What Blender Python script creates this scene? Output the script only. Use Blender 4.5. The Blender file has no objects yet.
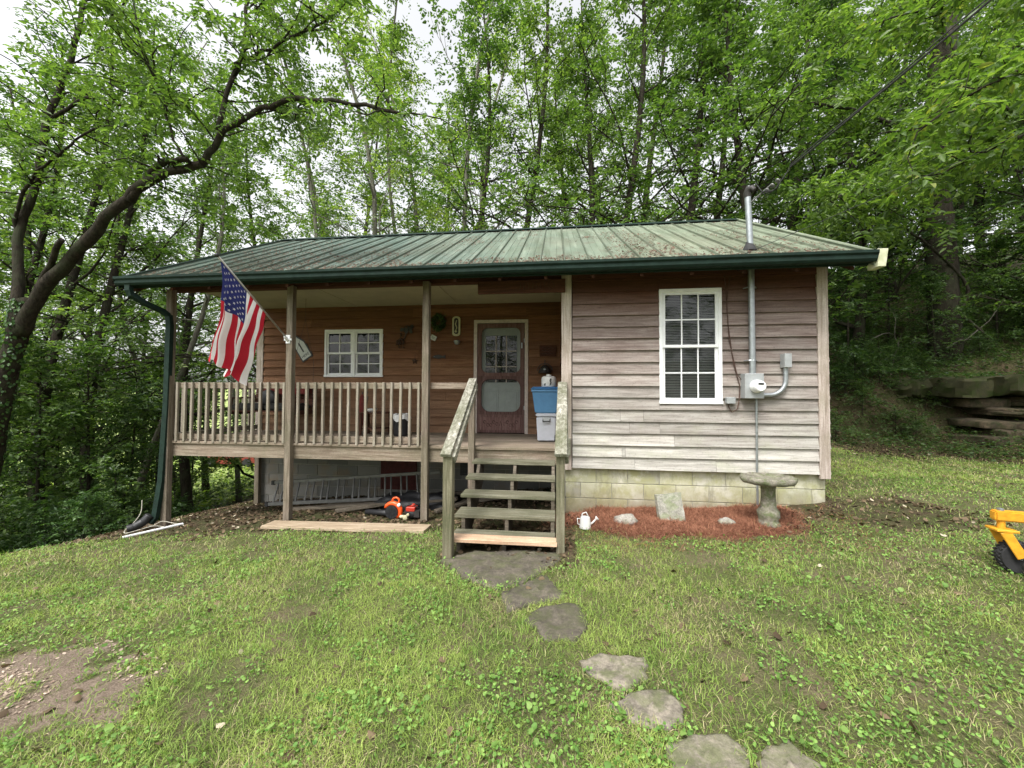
import bpy, bmesh, math, random
import numpy as np
from mathutils import Vector, Matrix, Euler
R = math.radians
random.seed(7)
RS = np.random.RandomState(11)
S = bpy.context.scene
COL = S.collection

# ---------------------------------------------------------------- camera, world, sun, exposure
CAM_LOC = Vector((5.795, -5.142, 1.60))
F_PX, YAW, PITCH, ROLL = 381.2, 0.1142, 0.0261, 0.0041
cd = bpy.data.cameras.new("camera"); cam = bpy.data.objects.new("camera", cd); COL.objects.link(cam)
cd.sensor_width = 36; cd.lens = F_PX / 1024 * 36; cd.clip_start = 0.05; cd.clip_end = 500
cam.matrix_world = Matrix.Translation(CAM_LOC) @ Matrix.Rotation(YAW, 4, 'Z') @ Matrix.Rotation(R(90) + PITCH, 4, 'X') @ Matrix.Rotation(ROLL, 4, 'Z')
S.camera = cam

SUN_EL, SUN_AZ = R(58), R(205)        # azimuth: clockwise from +Y, where the light comes from
w = bpy.data.worlds.new("World"); S.world = w; w.use_nodes = True
wn = w.node_tree; wn.nodes.clear()
sky = wn.nodes.new('ShaderNodeTexSky'); sky.sky_type = 'NISHITA'; sky.sun_disc = False
sky.sun_elevation = SUN_EL; sky.sun_rotation = SUN_AZ; sky.dust_density = 4; sky.air_density = 1.2
hs = wn.nodes.new('ShaderNodeHueSaturation'); hs.inputs['Saturation'].default_value = 0.10; hs.inputs['Value'].default_value = 1.0
bg = wn.nodes.new('ShaderNodeBackground'); bg.inputs['Strength'].default_value = 0.15
wo = wn.nodes.new('ShaderNodeOutputWorld')
wn.links.new(sky.outputs[0], hs.inputs['Color']); wn.links.new(hs.outputs[0], bg.inputs[0]); wn.links.new(bg.outputs[0], wo.inputs[0])
sd = bpy.data.lights.new("sun", 'SUN'); sun = bpy.data.objects.new("sun", sd); COL.objects.link(sun)
sd.energy = 1.3; sd.angle = R(18); sd.color = (1, .965, .9)
sdir = Vector((math.sin(SUN_AZ) * math.cos(SUN_EL), math.cos(SUN_AZ) * math.cos(SUN_EL), math.sin(SUN_EL)))
sun.rotation_euler = sdir.to_track_quat('Z', 'Y').to_euler()
S.view_settings.view_transform = 'Standard'; S.view_settings.look = 'None'
S.view_settings.exposure = 1.24; S.view_settings.gamma = 1
S.cycles.max_bounces = 7; S.cycles.diffuse_bounces = 4; S.cycles.transparent_max_bounces = 8
S.cycles.use_denoising = True

def at(px, py, depth):
    """world point seen in the photograph at px, py and at this distance ahead of the camera"""
    X, Y = px - 512, py - 384
    c, s = math.cos(ROLL), math.sin(ROLL)
    v = Vector(((X * c + Y * s) / F_PX * depth, -(-X * s + Y * c) / F_PX * depth, -depth))
    M = Matrix.Rotation(YAW, 3, 'Z') @ Matrix.Rotation(R(90) + PITCH, 3, 'X')
    return CAM_LOC + M @ v

# ---------------------------------------------------------------- object helpers
def tag(o, label=None, cat=None, group=None, kind=None):
    if label: o['label'] = label
    if cat: o['category'] = cat
    if group: o['group'] = group
    if kind: o['kind'] = kind
    return o

def empty(name, loc=(0, 0, 0), rz=0.0, parent=None):
    o = bpy.data.objects.new(name, None); o.location = loc; o.rotation_euler = (0, 0, rz); o.empty_display_size = .1
    COL.objects.link(o)
    if parent: o.parent = parent
    return o

def link(name, me, mats, parent=None, smooth=False, loc=None):
    me.name = name
    o = bpy.data.objects.new(name, me); COL.objects.link(o)
    if not isinstance(mats, (list, tuple)): mats = [mats]
    for m in mats: me.materials.append(m)
    if parent: o.parent = parent
    if loc is not None: o.location = loc
    if smooth:
        me.polygons.foreach_set('use_smooth', [True] * len(me.polygons))
    return o

class MB:
    def __init__(s): s.v = []; s.f = []; s.mi = []
    def add(s, v, f, mi=0):
        n = len(s.v); s.v += [tuple(p) for p in v]; s.f += [tuple(n + i for i in q) for q in f]; s.mi += [mi] * len(f)
    def box(s, x0, x1, y0, y1, z0, z1, mi=0, M=None):
        v = [Vector((x, y, z)) for z in (z0, z1) for y in (y0, y1) for x in (x0, x1)]
        if M is not None: v = [M @ p for p in v]
        s.add(v, [(0, 2, 3, 1), (4, 5, 7, 6), (0, 1, 5, 4), (2, 6, 7, 3), (0, 4, 6, 2), (1, 3, 7, 5)], mi)
    def hexa(s, v, mi=0):
        s.add(v, [(0, 2, 3, 1), (4, 5, 7, 6), (0, 1, 5, 4), (2, 6, 7, 3), (0, 4, 6, 2), (1, 3, 7, 5)], mi)
    def bar(s, a, b, w, h, up=(0, 0, 1), mi=0):
        a, b = Vector(a), Vector(b); d = (b - a); L = d.length; d.normalize()
        sd_ = d.cross(Vector(up)); sd_.normalize(); u = sd_.cross(d)
        v = []
        for p in (a, b):
            pass
        v = [p + sd_ * (sx * w / 2) + u * (sz * h / 2) for p in (a, b) for sz in (-1, 1) for sx in (-1, 1)]
        s.add(v, [(0, 1, 3, 2), (4, 6, 7, 5), (0, 4, 5, 1), (2, 3, 7, 6), (0, 2, 6, 4), (1, 5, 7, 3)], mi)
    def tube(s, pts, rad, n=8, mi=0, cap=True, squash=None):
        pts = [Vector(p) for p in pts]
        if not isinstance(rad, (list, tuple)): rad = [rad] * len(pts)
        base = len(s.v); ref = None
        for i, p in enumerate(pts):
            d = (pts[min(i + 1, len(pts) - 1)] - pts[max(i - 1, 0)])
            if d.length < 1e-9: d = Vector((0, 0, 1))
            d.normalize()
            if ref is None: ref = Vector((1, 0, 0)) if abs(d.x) < .8 else Vector((0, 1, 0))
            ref = (ref - d * ref.dot(d)); ref.normalize(); q = d.cross(ref)
            for k in range(n):
                a = 2 * math.pi * k / n
                s.v.append(tuple(p + (ref * math.cos(a) + q * math.sin(a)) * rad[i]))
        for i in range(len(pts) - 1):
            for k in range(n):
                a, b = base + i * n + k, base + i * n + (k + 1) % n
                s.f.append((a, b, b + n, a + n)); s.mi.append(mi)
        if cap:
            s.f.append(tuple(base + k for k in range(n - 1, -1, -1))); s.mi.append(mi)
            e = base + (len(pts) - 1) * n
            s.f.append(tuple(e + k for k in range(n))); s.mi.append(mi)
    def lathe(s, prof, n=20, c=(0, 0, 0), M=None, mi=0):
        base = len(s.v)
        for r, z in prof:
            for k in range(n):
                a = 2 * math.pi * k / n; p = Vector((r * math.cos(a), r * math.sin(a), z))
                if M is not None: p = M @ p
                s.v.append(tuple(p + Vector(c)))
        for i in range(len(prof) - 1):
            for k in range(n):
                a, b = base + i * n + k, base + i * n + (k + 1) % n
                s.f.append((a, b, b + n, a + n)); s.mi.append(mi)
        s.f.append(tuple(base + k for k in range(n - 1, -1, -1))); s.mi.append(mi)
        e = base + (len(prof) - 1) * n
        s.f.append(tuple(e + k for k in range(n))); s.mi.append(mi)
    def prism(s, poly, z0, z1, M=None, mi=0):
        n = len(poly); v = [Vector((x, y, z)) for z in (z0, z1) for x, y in poly]
        if M is not None: v = [M @ p for p in v]
        s.add(v, [tuple(range(n - 1, -1, -1)), tuple(range(n, 2 * n))] + [(i, (i + 1) % n, n + (i + 1) % n, n + i) for i in range(n)], mi)
    def build(s, name, mats, parent=None, bevel=0, smooth=False, seg=1, jit=0):
        me = bpy.data.meshes.new(name)
        v = s.v
        if jit:
            v = [(x + random.uniform(-jit, jit), y + random.uniform(-jit, jit), z + random.uniform(-jit, jit)) for x, y, z in v]
        me.from_pydata(v, [], s.f)
        me.polygons.foreach_set('material_index', s.mi)
        if bevel:
            bm = bmesh.new(); bm.from_mesh(me)
            bmesh.ops.bevel(bm, geom=bm.edges[:], offset=bevel, segments=seg, affect='EDGES', clamp_overlap=True)
            bm.to_mesh(me); bm.free()
        return link(name, me, mats, parent, smooth)

def auto_smooth(o, ang=35):
    me = o.data
    me.polygons.foreach_set('use_smooth', [True] * len(me.polygons))
    bm = bmesh.new(); bm.from_mesh(me)
    for e in bm.edges:
        if len(e.link_faces) == 2 and e.calc_face_angle(0) > R(ang): e.smooth = False
    bm.to_mesh(me); bm.free()
    return o

def copy_tree(o, parent=None):
    c = o.copy(); COL.objects.link(c); c.parent = parent
    for ch in list(o.children): copy_tree(ch, c)
    return c

# ---------------------------------------------------------------- materials
class NT:
    def __init__(s, name):
        s.m = bpy.data.materials.new(name); s.m.use_nodes = True; s.t = s.m.node_tree; s.t.nodes.clear()
        s.out = s.n('ShaderNodeOutputMaterial')
    def n(s, typ, **kw):
        x = s.t.nodes.new(typ)
        for k, v in kw.items():
            if hasattr(x, k): setattr(x, k, v)
            else: x.inputs[k.replace('_', ' ')].default_value = v
        return x
    def l(s, a, b): s.t.links.new(a, b)
    def coord(s, scale=(1, 1, 1), kind='Object'):
        tc = s.n('ShaderNodeTexCoord'); mp = s.n('ShaderNodeMapping'); mp.inputs['Scale'].default_value = scale
        s.l(tc.outputs[kind], mp.inputs[0]); return mp.outputs[0]
    def noise(s, scale, co=None, detail=5, rough=.6, dist=0):
        x = s.n('ShaderNodeTexNoise'); x.inputs['Scale'].default_value = scale; x.inputs['Detail'].default_value = detail
        x.inputs['Roughness'].default_value = rough; x.inputs['Distortion'].default_value = dist
        if co is not None: s.l(co, x.inputs['Vector'])
        return x.outputs[0]
    def ramp(s, fac, stops, interp='LINEAR'):
        x = s.n('ShaderNodeValToRGB'); x.color_ramp.interpolation = interp; e = x.color_ramp.elements
        while len(e) < len(stops): e.new(.5)
        for el, (p, c) in zip(e, stops):
            el.position = p; el.color = (c, c, c, 1) if isinstance(c, (int, float)) else (*c, 1)
        s.l(fac, x.inputs[0]); return x.outputs[0]
    def mix(s, fac, a, b, mode='MIX'):
        x = s.n('ShaderNodeMix'); x.data_type = 'RGBA'; x.blend_type = mode
        for sock, v in ((x.inputs[0], fac), (x.inputs[6], a), (x.inputs[7], b)):
            if isinstance(v, (int, float)): sock.default_value = v
            elif isinstance(v, tuple): sock.default_value = (*v, 1)
            else: s.l(v, sock)
        return x.outputs[2]
    def math(s, op, a, b=0.0, clamp=False):
        x = s.n('ShaderNodeMath'); x.operation = op; x.use_clamp = clamp
        for sock, v in ((x.inputs[0], a), (x.inputs[1], b)):
            if isinstance(v, (int, float)): sock.default_value = v
            else: s.l(v, sock)
        return x.outputs[0]
    def island(s): return s.n('ShaderNodeNewGeometry').outputs['Random Per Island']
    def bsdf(s, col, rough=.8, metal=0, bump=None, bs=.3, bd=.01, spec=.5, coat=0):
        b = s.n('ShaderNodeBsdfPrincipled')
        if isinstance(col, tuple): b.inputs['Base Color'].default_value = (*col, 1)
        else: s.l(col, b.inputs['Base Color'])
        if isinstance(rough, (int, float)): b.inputs['Roughness'].default_value = rough
        else: s.l(rough, b.inputs['Roughness'])
        b.inputs['Metallic'].default_value = metal; b.inputs['Specular IOR Level'].default_value = spec
        b.inputs['Coat Weight'].default_value = coat
        if bump is not None:
            x = s.n('ShaderNodeBump'); x.inputs['Strength'].default_value = bs; x.inputs['Distance'].default_value = bd
            s.l(bump, x.inputs['Height']); s.l(x.outputs[0], b.inputs['Normal'])
        s.l(b.outputs[0], s.out.inputs[0]); return b

def simple(name, col, rough=.6, metal=0, var=.25, scale=12, bs=.15, spec=.5):
    t = NT(name); co = t.coord(); nz = t.noise(scale, co)
    dk = tuple(c * (1 - var) for c in col); lt = tuple(min(1, c * (1 + var)) for c in col)
    t.bsdf(t.ramp(nz, [(.3, dk), (.7, lt)]), t.ramp(t.noise(scale * 2.3, co), [(.3, max(0, rough - .1)), (.7, min(1, rough + .1))]), metal, nz, bs, .004, spec)
    return t.m

def wood(name, dark, mid, light, axis=0, stain=None, stain_amt=.5, sc=1.0, rough=.85):
    """weathered boards with grain along one axis; every board (mesh island) differs"""
    t = NT(name)
    k = [22 * sc] * 3; k[axis] = 1.3 * sc
    g = t.n('ShaderNodeTexCoord'); isl = t.island()
    off = t.n('ShaderNodeVectorMath', operation='MULTIPLY_ADD'); t.l(g.outputs['Object'], off.inputs[0]); off.inputs[1].default_value = k
    cb = t.n('ShaderNodeCombineXYZ'); 
    for i in range(3): t.l(t.math('MULTIPLY', isl, 37.0), cb.inputs[i])
    t.l(cb.outputs[0], off.inputs[2])
    gr = t.noise(1.6, off.outputs[0], 8, .7, .6)
    c = t.ramp(gr, [(.28, dark), (.5, mid), (.72, light)])
    isv = t.math('ADD', t.math('MULTIPLY', isl, .5), .75)
    c = t.mix(1.0, c, t.n('ShaderNodeCombineColor').outputs[0], 'MULTIPLY') if False else c
    hv = t.n('ShaderNodeHueSaturation'); t.l(c, hv.inputs['Color']); t.l(isv, hv.inputs['Value'])
    c = hv.outputs[0]
    big = t.noise(2.1, t.coord(), 5, .65)
    if stain: c = t.mix(t.math('MULTIPLY', t.ramp(big, [(.42, 0.), (.62, 1.)]), stain_amt), c, stain)
    fine = t.noise(60, t.coord(), 3)
    c = t.mix(.35, c, t.ramp(fine, [(.3, .35), (.7, 1.)]), 'MULTIPLY')
    t.bsdf(c, rough, 0, gr, .5, .004, .25)
    return t.m

M = {}
# stained siding: pinkish-red stain, bleached grey and green lower down where rain reaches it
def siding_mat(name, sheltered):
    t = NT(name)
    g = t.n('ShaderNodeTexCoord'); isl = t.island()
    off = t.n('ShaderNodeVectorMath', operation='MULTIPLY_ADD'); t.l(g.outputs['Object'], off.inputs[0]); off.inputs[1].default_value = (1.4, 20, 26)
    cb = t.n('ShaderNodeCombineXYZ')
    for i in range(3): t.l(t.math('MULTIPLY', isl, 41.0), cb.inputs[i])
    t.l(cb.outputs[0], off.inputs[2])
    gr = t.noise(1.5, off.outputs[0], 8, .72, .5)
    sep = t.n('ShaderNodeSeparateXYZ'); t.l(g.outputs['Object'], sep.inputs[0])
    if sheltered:
        base = t.ramp(gr, [(.25, (.085, .036, .018)), (.5, (.165, .075, .038)), (.75, (.25, .125, .066))])
        bleach = t.ramp(gr, [(.3, (.17, .10, .06)), (.7, (.34, .23, .145))])
        h = t.math('MULTIPLY_ADD', sep.outputs[2], -.55); h.node.inputs[2].default_value = 1.35
        pat = t.math('ADD', h, t.math('MULTIPLY', t.math('SUBTRACT', t.noise(1.2, t.coord((1, 1, 3)), 4), .5), 1.2), True)
        c = t.mix(t.math('MULTIPLY', pat, .75), base, bleach)
    else:
        base = t.ramp(gr, [(.25, (.085, .060, .052)), (.5, (.195, .150, .133)), (.75, (.33, .275, .25))])
        bleach = t.ramp(gr, [(.22, (.16, .15, .13)), (.5, (.405, .385, .35)), (.78, (.64, .62, .575))])
        h = t.math('MULTIPLY_ADD', sep.outputs[2], -.62); h.node.inputs[2].default_value = 1.46
        pat = t.math('ADD', h, t.math('MULTIPLY', t.math('SUBTRACT', t.noise(1.3, t.coord((1, 1, 2.5)), 5), .5), 1.5), True)
        c = t.mix(pat, base, bleach)
        # sheltered top boards keep their red-brown stain, painted darker for the eave's shade
        top = t.ramp(t.math('MULTIPLY', t.math('ADD', sep.outputs[2], t.math('MULTIPLY', t.noise(1.0, t.coord((.8, 1, 2))), .35)), .25), [(.69, 0.), (.79, 1.)])
        c = t.mix(top, c, t.ramp(gr, [(.25, (.050, .020, .012)), (.75, (.13, .055, .033))]))
        grn = t.ramp(t.noise(2.6, t.coord((1, 1, 1.5)), 5, .7), [(.5, 0.), (.68, .45)])
        low = t.ramp(t.math('MULTIPLY', sep.outputs[2], .5), [(.3, 1.), (.8, 0.)])
        c = t.mix(t.math('MULTIPLY', grn, low), c, (.30, .33, .20))
    sp = t.ramp(t.noise(42, t.coord(), 4, .75), [(.30, .45), (.45, 1.)])
    c = t.mix(.6, c, sp, 'MULTIPLY')
    hv = t.n('ShaderNodeHueSaturation'); t.l(c, hv.inputs['Color']); t.l(t.math('ADD', t.math('MULTIPLY', isl, .38), .81), hv.inputs['Value'])
    t.bsdf(hv.outputs[0], .85, 0, gr, .55, .004, .25)
    return t.m
M['siding'] = siding_mat('weathered_siding', False)
M['siding_porch'] = siding_mat('sheltered_siding', True)
M['trim'] = wood('weathered_corner_board', (.20, .155, .13), (.40, .335, .295), (.58, .52, .47), 2, (.22, .20, .12), .35)
M['post'] = wood('post_wood', (.075, .055, .042), (.18, .143, .112), (.33, .28, .23), 2, (.10, .105, .055), .4)
M['newel'] = wood('mossy_post_wood', (.055, .045, .03), (.15, .135, .09), (.29, .265, .195), 2, (.085, .10, .045), .5)
M['board'] = wood('deck_wood', (.11, .08, .056), (.23, .18, .138), (.38, .325, .265), 0, (.15, .15, .09), .35)
M['baluster'] = wood('baluster_wood', (.11, .09, .07), (.25, .215, .175), (.43, .39, .34), 2, (.25, .25, .16), .3)
M['tread'] = wood('mossy_tread_wood', (.06, .056, .036), (.14, .132, .090), (.27, .255, .20), 0, (.075, .085, .042), .4)
M['tread_new'] = wood('new_tread_wood', (.30, .17, .10), (.50, .33, .22), (.68, .50, .36), 0, (.30, .24, .17), .4)
M['rail'] = wood('lichen_rail_wood', (.06, .055, .04), (.24, .23, .185), (.55, .54, .48), 1, (.09, .10, .045), .65)
M['plank'] = wood('plank_wood', (.17, .125, .08), (.33, .255, .175), (.48, .40, .30), 0)
M['darkwood'] = wood('dark_stained_wood', (.035, .015, .01), (.07, .028, .017), (.11, .045, .028), 0)
M['lumber'] = wood('old_lumber', (.05, .042, .03), (.12, .10, .075), (.22, .19, .15), 0)
M['white'] = simple('white_vinyl', (.78, .79, .80), .45, var=.05)
M['doortrim'] = simple('aged_white_paint', (.50, .43, .39), .6, var=.18, scale=20)
M['screen_wood'] = wood('screen_door_wood', (.07, .035, .03), (.15, .085, .075), (.25, .165, .15), 2)
M['door'] = simple('grey_green_door_paint', (.30, .34, .325), .5, var=.08)
M['ceiling'] = simple('cream_porch_ceiling', (.42, .38, .28), .8, var=.1, scale=4)
M['darkgreen'] = simple('dark_green_metal', (.010, .024, .018), .75, var=.3, scale=9, spec=.2)
M['galv'] = simple('galvanised_steel', (.34, .365, .38), .45, .75, var=.14, scale=18)
M['meter'] = simple('painted_grey_metal', (.34, .355, .36), .5, .2, var=.1)
M['black'] = simple('black_plastic', (.018, .018, .02), .5, var=.3)
M['rubber'] = simple('black_rubber', (.022, .022, .023), .8, var=.3)
M['dark'] = simple('dark_interior', (.02, .02, .018), .9)
M['blind'] = simple('grey_blind', (.40, .40, .40), .6, var=.05)
M['alu'] = simple('shade_toned_aluminium', (.15, .15, .145), .55, .5, var=.2)  # grey lowered so the colour carries the ladder's shade beneath the porch
M['blue'] = simple('blue_plastic', (.075, .20, .37), .45, var=.08)
M['bluelid'] = simple('dark_blue_plastic', (.04, .15, .33), .45, var=.08)
M['coolergrey'] = simple('grey_cooler_plastic', (.42, .44, .49), .5, var=.06)
M['whiteplastic'] = simple('white_plastic', (.72, .72, .70), .45, var=.06)
M['orange'] = simple('orange_plastic', (.85, .10, .015), .4, var=.08)
M['redmetal'] = simple('red_plastic', (.40, .03, .015), .45, var=.15)
M['yellow'] = simple('yellow_paint', (.66, .31, .02), .5, var=.22, scale=22)
M['carred'] = simple('faded_red_paint', (.24, .035, .025), .5, var=.2)
M['rust'] = simple('rusty_iron', (.06, .03, .02), .8, var=.4)
M['darkiron'] = simple('dark_iron', (.03, .026, .024), .6, var=.3)
M['cream'] = simple('cream_enamel', (.50, .47, .30), .5, var=.12)
M['redfabric'] = simple('dark_red_fabric', (.13, .018, .014), .9, var=.3)
M['darkred'] = simple('dark_red_paint', (.07, .012, .01), .8, var=.3)
M['cord'] = simple('pale_cord', (.45, .43, .36), .8)
M['signwhite'] = simple('sign_white', (.50, .52, .50), .6, var=.12, scale=25)
M['flagpole'] = simple('pole_metal', (.45, .43, .40), .4, .5)

def fabric(name, col):
    t = NT(name); co = t.coord((1, 1, 1)); nz = t.noise(9, co)
    b = t.bsdf(t.ramp(nz, [(.3, tuple(c * .85 for c in col)), (.7, col)]), .75, 0, t.noise(160, co), .1, .001, .2)
    tr = t.n('ShaderNodeBsdfTranslucent'); tr.inputs[0].default_value = (*col, 1)
    mx = t.n('ShaderNodeMixShader'); mx.inputs[0].default_value = .25
    t.l(b.outputs[0], mx.inputs[1]); t.l(tr.outputs[0], mx.inputs[2]); t.l(mx.outputs[0], t.out.inputs[0])
    return t.m
M['fred'] = fabric('flag_red', (.46, .018, .035)); M['fwhite'] = fabric('flag_white', (.82, .80, .80)); M['fblue'] = fabric('flag_blue', (.03, .035, .15))

def roof_mat():
    t = NT('green_metal_roof'); co = t.coord()
    st = t.noise(1.0, t.coord((7, .7, .7)), 6, .7)
    c = t.ramp(st, [(.3, (.060, .098, .080)), (.55, (.12, .172, .145)), (.75, (.23, .28, .235))])
    ms = t.ramp(t.noise(.6, co, 5, .7), [(.45, 0.), (.62, 1.)])
    g = t.n('ShaderNodeTexCoord'); sep = t.n('ShaderNodeSeparateXYZ'); t.l(g.outputs['Object'], sep.inputs[0])
    rt = t.ramp(t.math('MULTIPLY', t.math('ADD', sep.outputs[0], t.math('MULTIPLY', t.noise(.9, co), 3)), .1), [(.45, 0.), (.95, .75)])
    c = t.mix(rt, c, t.ramp(st, [(.3, (.15, .18, .115)), (.7, (.30, .335, .235))]))
    c = t.mix(t.math('MULTIPLY', ms, .35), c, (.16, .15, .10))
    sp = t.ramp(t.noise(34, co, 4, .8), [(.60, 0.), (.68, .8)])
    c = t.mix(sp, c, (.10, .065, .045))
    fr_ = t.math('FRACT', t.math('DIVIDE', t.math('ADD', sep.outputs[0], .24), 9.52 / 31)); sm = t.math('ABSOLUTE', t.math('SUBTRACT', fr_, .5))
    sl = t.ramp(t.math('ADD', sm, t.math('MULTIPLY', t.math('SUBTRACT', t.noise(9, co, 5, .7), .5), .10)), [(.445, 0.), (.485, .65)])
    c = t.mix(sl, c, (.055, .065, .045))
    dirt = t.ramp(t.noise(5, co, 5, .7), [(.52, 0.), (.66, .5)])
    c = t.mix(dirt, c, (.12, .10, .075))
    t.bsdf(c, t.ramp(st, [(.3, .38), (.7, .62)]), .15, t.noise(40, co), .12, .003, .5)
    return t.m
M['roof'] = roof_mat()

def block_mat():
    t = NT('painted_block'); co = t.coord(); isl = t.island()
    c = t.ramp(isl, [(0, (.50, .49, .41)), (.3, (.46, .45, .30)), (.6, (.56, .54, .46)), (.85, (.42, .42, .27)), (1, (.34, .33, .30))])
    c = t.mix(t.ramp(t.noise(4, co, 6, .7), [(.38, 0.), (.62, .8)]), c, (.36, .36, .17))
    c = t.mix(t.ramp(t.noise(7, co, 5, .7), [(.50, 0.), (.72, .6)]), c, (.66, .64, .56))
    sep = t.n('ShaderNodeSeparateXYZ'); g = t.n('ShaderNodeTexCoord'); t.l(g.outputs['Object'], sep.inputs[0])
    lo = t.ramp(t.math('ADD', sep.outputs[2], t.math('MULTIPLY', t.noise(6, co), .35)), [(.22, .8), (.60, 0.)])
    c = t.mix(lo, c, (.20, .155, .10))
    c = t.mix(t.ramp(t.noise(11, t.coord((1, 1, .35)), 6, .75), [(.52, 0.), (.70, .55)]), c, (.16, .15, .10))
    t.bsdf(c, .9, 0, t.noise(70, co, 4, .7), .6, .004, .2); return t.m
M['block'] = block_mat()
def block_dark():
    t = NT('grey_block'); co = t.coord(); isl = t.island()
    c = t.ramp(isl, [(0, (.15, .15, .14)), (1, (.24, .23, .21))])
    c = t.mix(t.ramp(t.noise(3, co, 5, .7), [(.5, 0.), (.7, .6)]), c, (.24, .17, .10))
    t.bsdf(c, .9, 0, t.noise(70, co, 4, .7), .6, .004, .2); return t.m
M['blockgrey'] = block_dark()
M['mortar'] = simple('mortar', (.34, .33, .27), .95)

def stone_mat(name, a, b, moss, mamt=.6, scale=5):
    t = NT(name); co = t.coord()
    c = t.ramp(t.noise(scale, co, 8, .7), [(.3, a), (.7, b)])
    c = t.mix(t.ramp(t.noise(scale * 5, co, 5, .75), [(.35, .55), (.6, 1.)]), (0.03, .03, .025), c)
    c = t.mix(t.math('MULTIPLY', t.ramp(t.noise(scale * .8, t.coord((1, 1, 1.3)), 5, .7, .5), [(.45, 0.), (.62, 1.)]), mamt), c, moss)
    t.bsdf(c, .92, 0, t.noise(scale * 5, co, 8, .75), .7, .015, .2); return t.m
M['flag_stone'] = stone_mat('dark_flagstone', (.055, .048, .038), (.185, .16, .125), (.075, .085, .035), .6, 9)
M['flag_pale'] = stone_mat('pale_flagstone', (.12, .105, .085), (.40, .35, .28), (.11, .13, .05), .65, 9)
M['ledge'] = stone_mat('ledge_stone', (.028, .022, .016), (.150, .112, .072), (.024, .034, .011), .75, 5)
M['mossrock'] = stone_mat('moss_covered_stone', (.030, .032, .016), (.075, .070, .032), (.030, .045, .010), .9, 4)
M['rock'] = stone_mat('pale_rock', (.25, .23, .20), (.48, .45, .40), (.20, .22, .12), .4, 12)
M['slab'] = stone_mat('mossy_cut_stone', (.28, .27, .23), (.50, .49, .43), (.20, .25, .11), .6, 9)
M['birdstone'] = stone_mat('weathered_concrete', (.12, .11, .085), (.40, .37, .30), (.10, .135, .045), .75, 14)

def bark_mat(name, a, b, lich, amt):
    t = NT(name); co = t.coord((9, 9, 2.0))
    g = t.noise(2.2, co, 8, .75, .8)
    c = t.ramp(g, [(.3, a), (.62, b)])
    c = t.mix(t.math('MULTIPLY', t.ramp(t.noise(3.5, t.coord(), 5, .7), [(.48, 0.), (.62, 1.)]), amt), c, lich)
    t.bsdf(c, .95, 0, g, 1.0, .03, .15); return t.m
M['bark'] = bark_mat('dark_bark', (.008, .007, .005), (.050, .041, .031), (.06, .075, .04), .4)
M['barkpale'] = bark_mat('pale_bark', (.06, .055, .045), (.20, .185, .155), (.17, .20, .12), .5)

def leaf_mat(name, dark, mid, light, trans=.42, yellow=None):
    t = NT(name); isl = t.island()
    oi = t.n('ShaderNodeObjectInfo')
    c = t.ramp(isl, [(0, dark), (.5, mid), (.93, light), (1, yellow or light)])
    hv = t.n('ShaderNodeHueSaturation'); t.l(c, hv.inputs['Color'])
    t.l(t.math('ADD', t.math('MULTIPLY', oi.outputs['Random'], .5), .75), hv.inputs['Value'])
    t.l(t.math('ADD', t.math('MULTIPLY', oi.outputs['Random'], -.03), .515), hv.inputs['Hue'])
    b = t.bsdf(hv.outputs[0], .42, 0, spec=.45)
    tr = t.n('ShaderNodeBsdfTranslucent')
    tc = t.mix(1.0, hv.outputs[0], (1.45, 1.7, .55), 'MULTIPLY'); t.l(tc, tr.inputs[0])
    mx = t.n('ShaderNodeMixShader'); mx.inputs[0].default_value = trans
    t.l(b.outputs[0], mx.inputs[1]); t.l(tr.outputs[0], mx.inputs[2]); t.l(mx.outputs[0], t.out.inputs[0])
    return t.m
M['leaf'] = leaf_mat('leaf_green', (.048, .092, .024), (.096, .160, .042), (.175, .25, .078))
M['leafdk'] = leaf_mat('leaf_deep_green', (.034, .070, .022), (.070, .126, .038), (.13, .195, .068))
M['leafyl'] = leaf_mat('leaf_yellow_green', (.085, .14, .035), (.15, .225, .055), (.25, .32, .09), .45, (.34, .34, .10))
M['cover'] = leaf_mat('groundcover_leaf', (.03, .075, .02), (.055, .12, .03), (.10, .18, .05), .3)

def attr_mat(name, rough=.6, trans=.3, spec=.3):
    t = NT(name); a = t.n('ShaderNodeAttribute', attribute_name='col')
    b = t.bsdf(a.outputs['Color'], rough, 0, spec=spec)
    if trans:
        tr = t.n('ShaderNodeBsdfTranslucent'); t.l(t.mix(1.0, a.outputs['Color'], (1.2, 1.3, .7), 'MULTIPLY'), tr.inputs[0])
        mx = t.n('ShaderNodeMixShader'); mx.inputs[0].default_value = trans
        t.l(b.outputs[0], mx.inputs[1]); t.l(tr.outputs[0], mx.inputs[2]); t.l(mx.outputs[0], t.out.inputs[0])
    return t.m
M['grass'] = attr_mat('grass_blade'); M['litter'] = attr_mat('dead_leaf', .8, .15, .2); M['straw'] = attr_mat('pine_straw_needles', .8, 0, .2)

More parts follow.
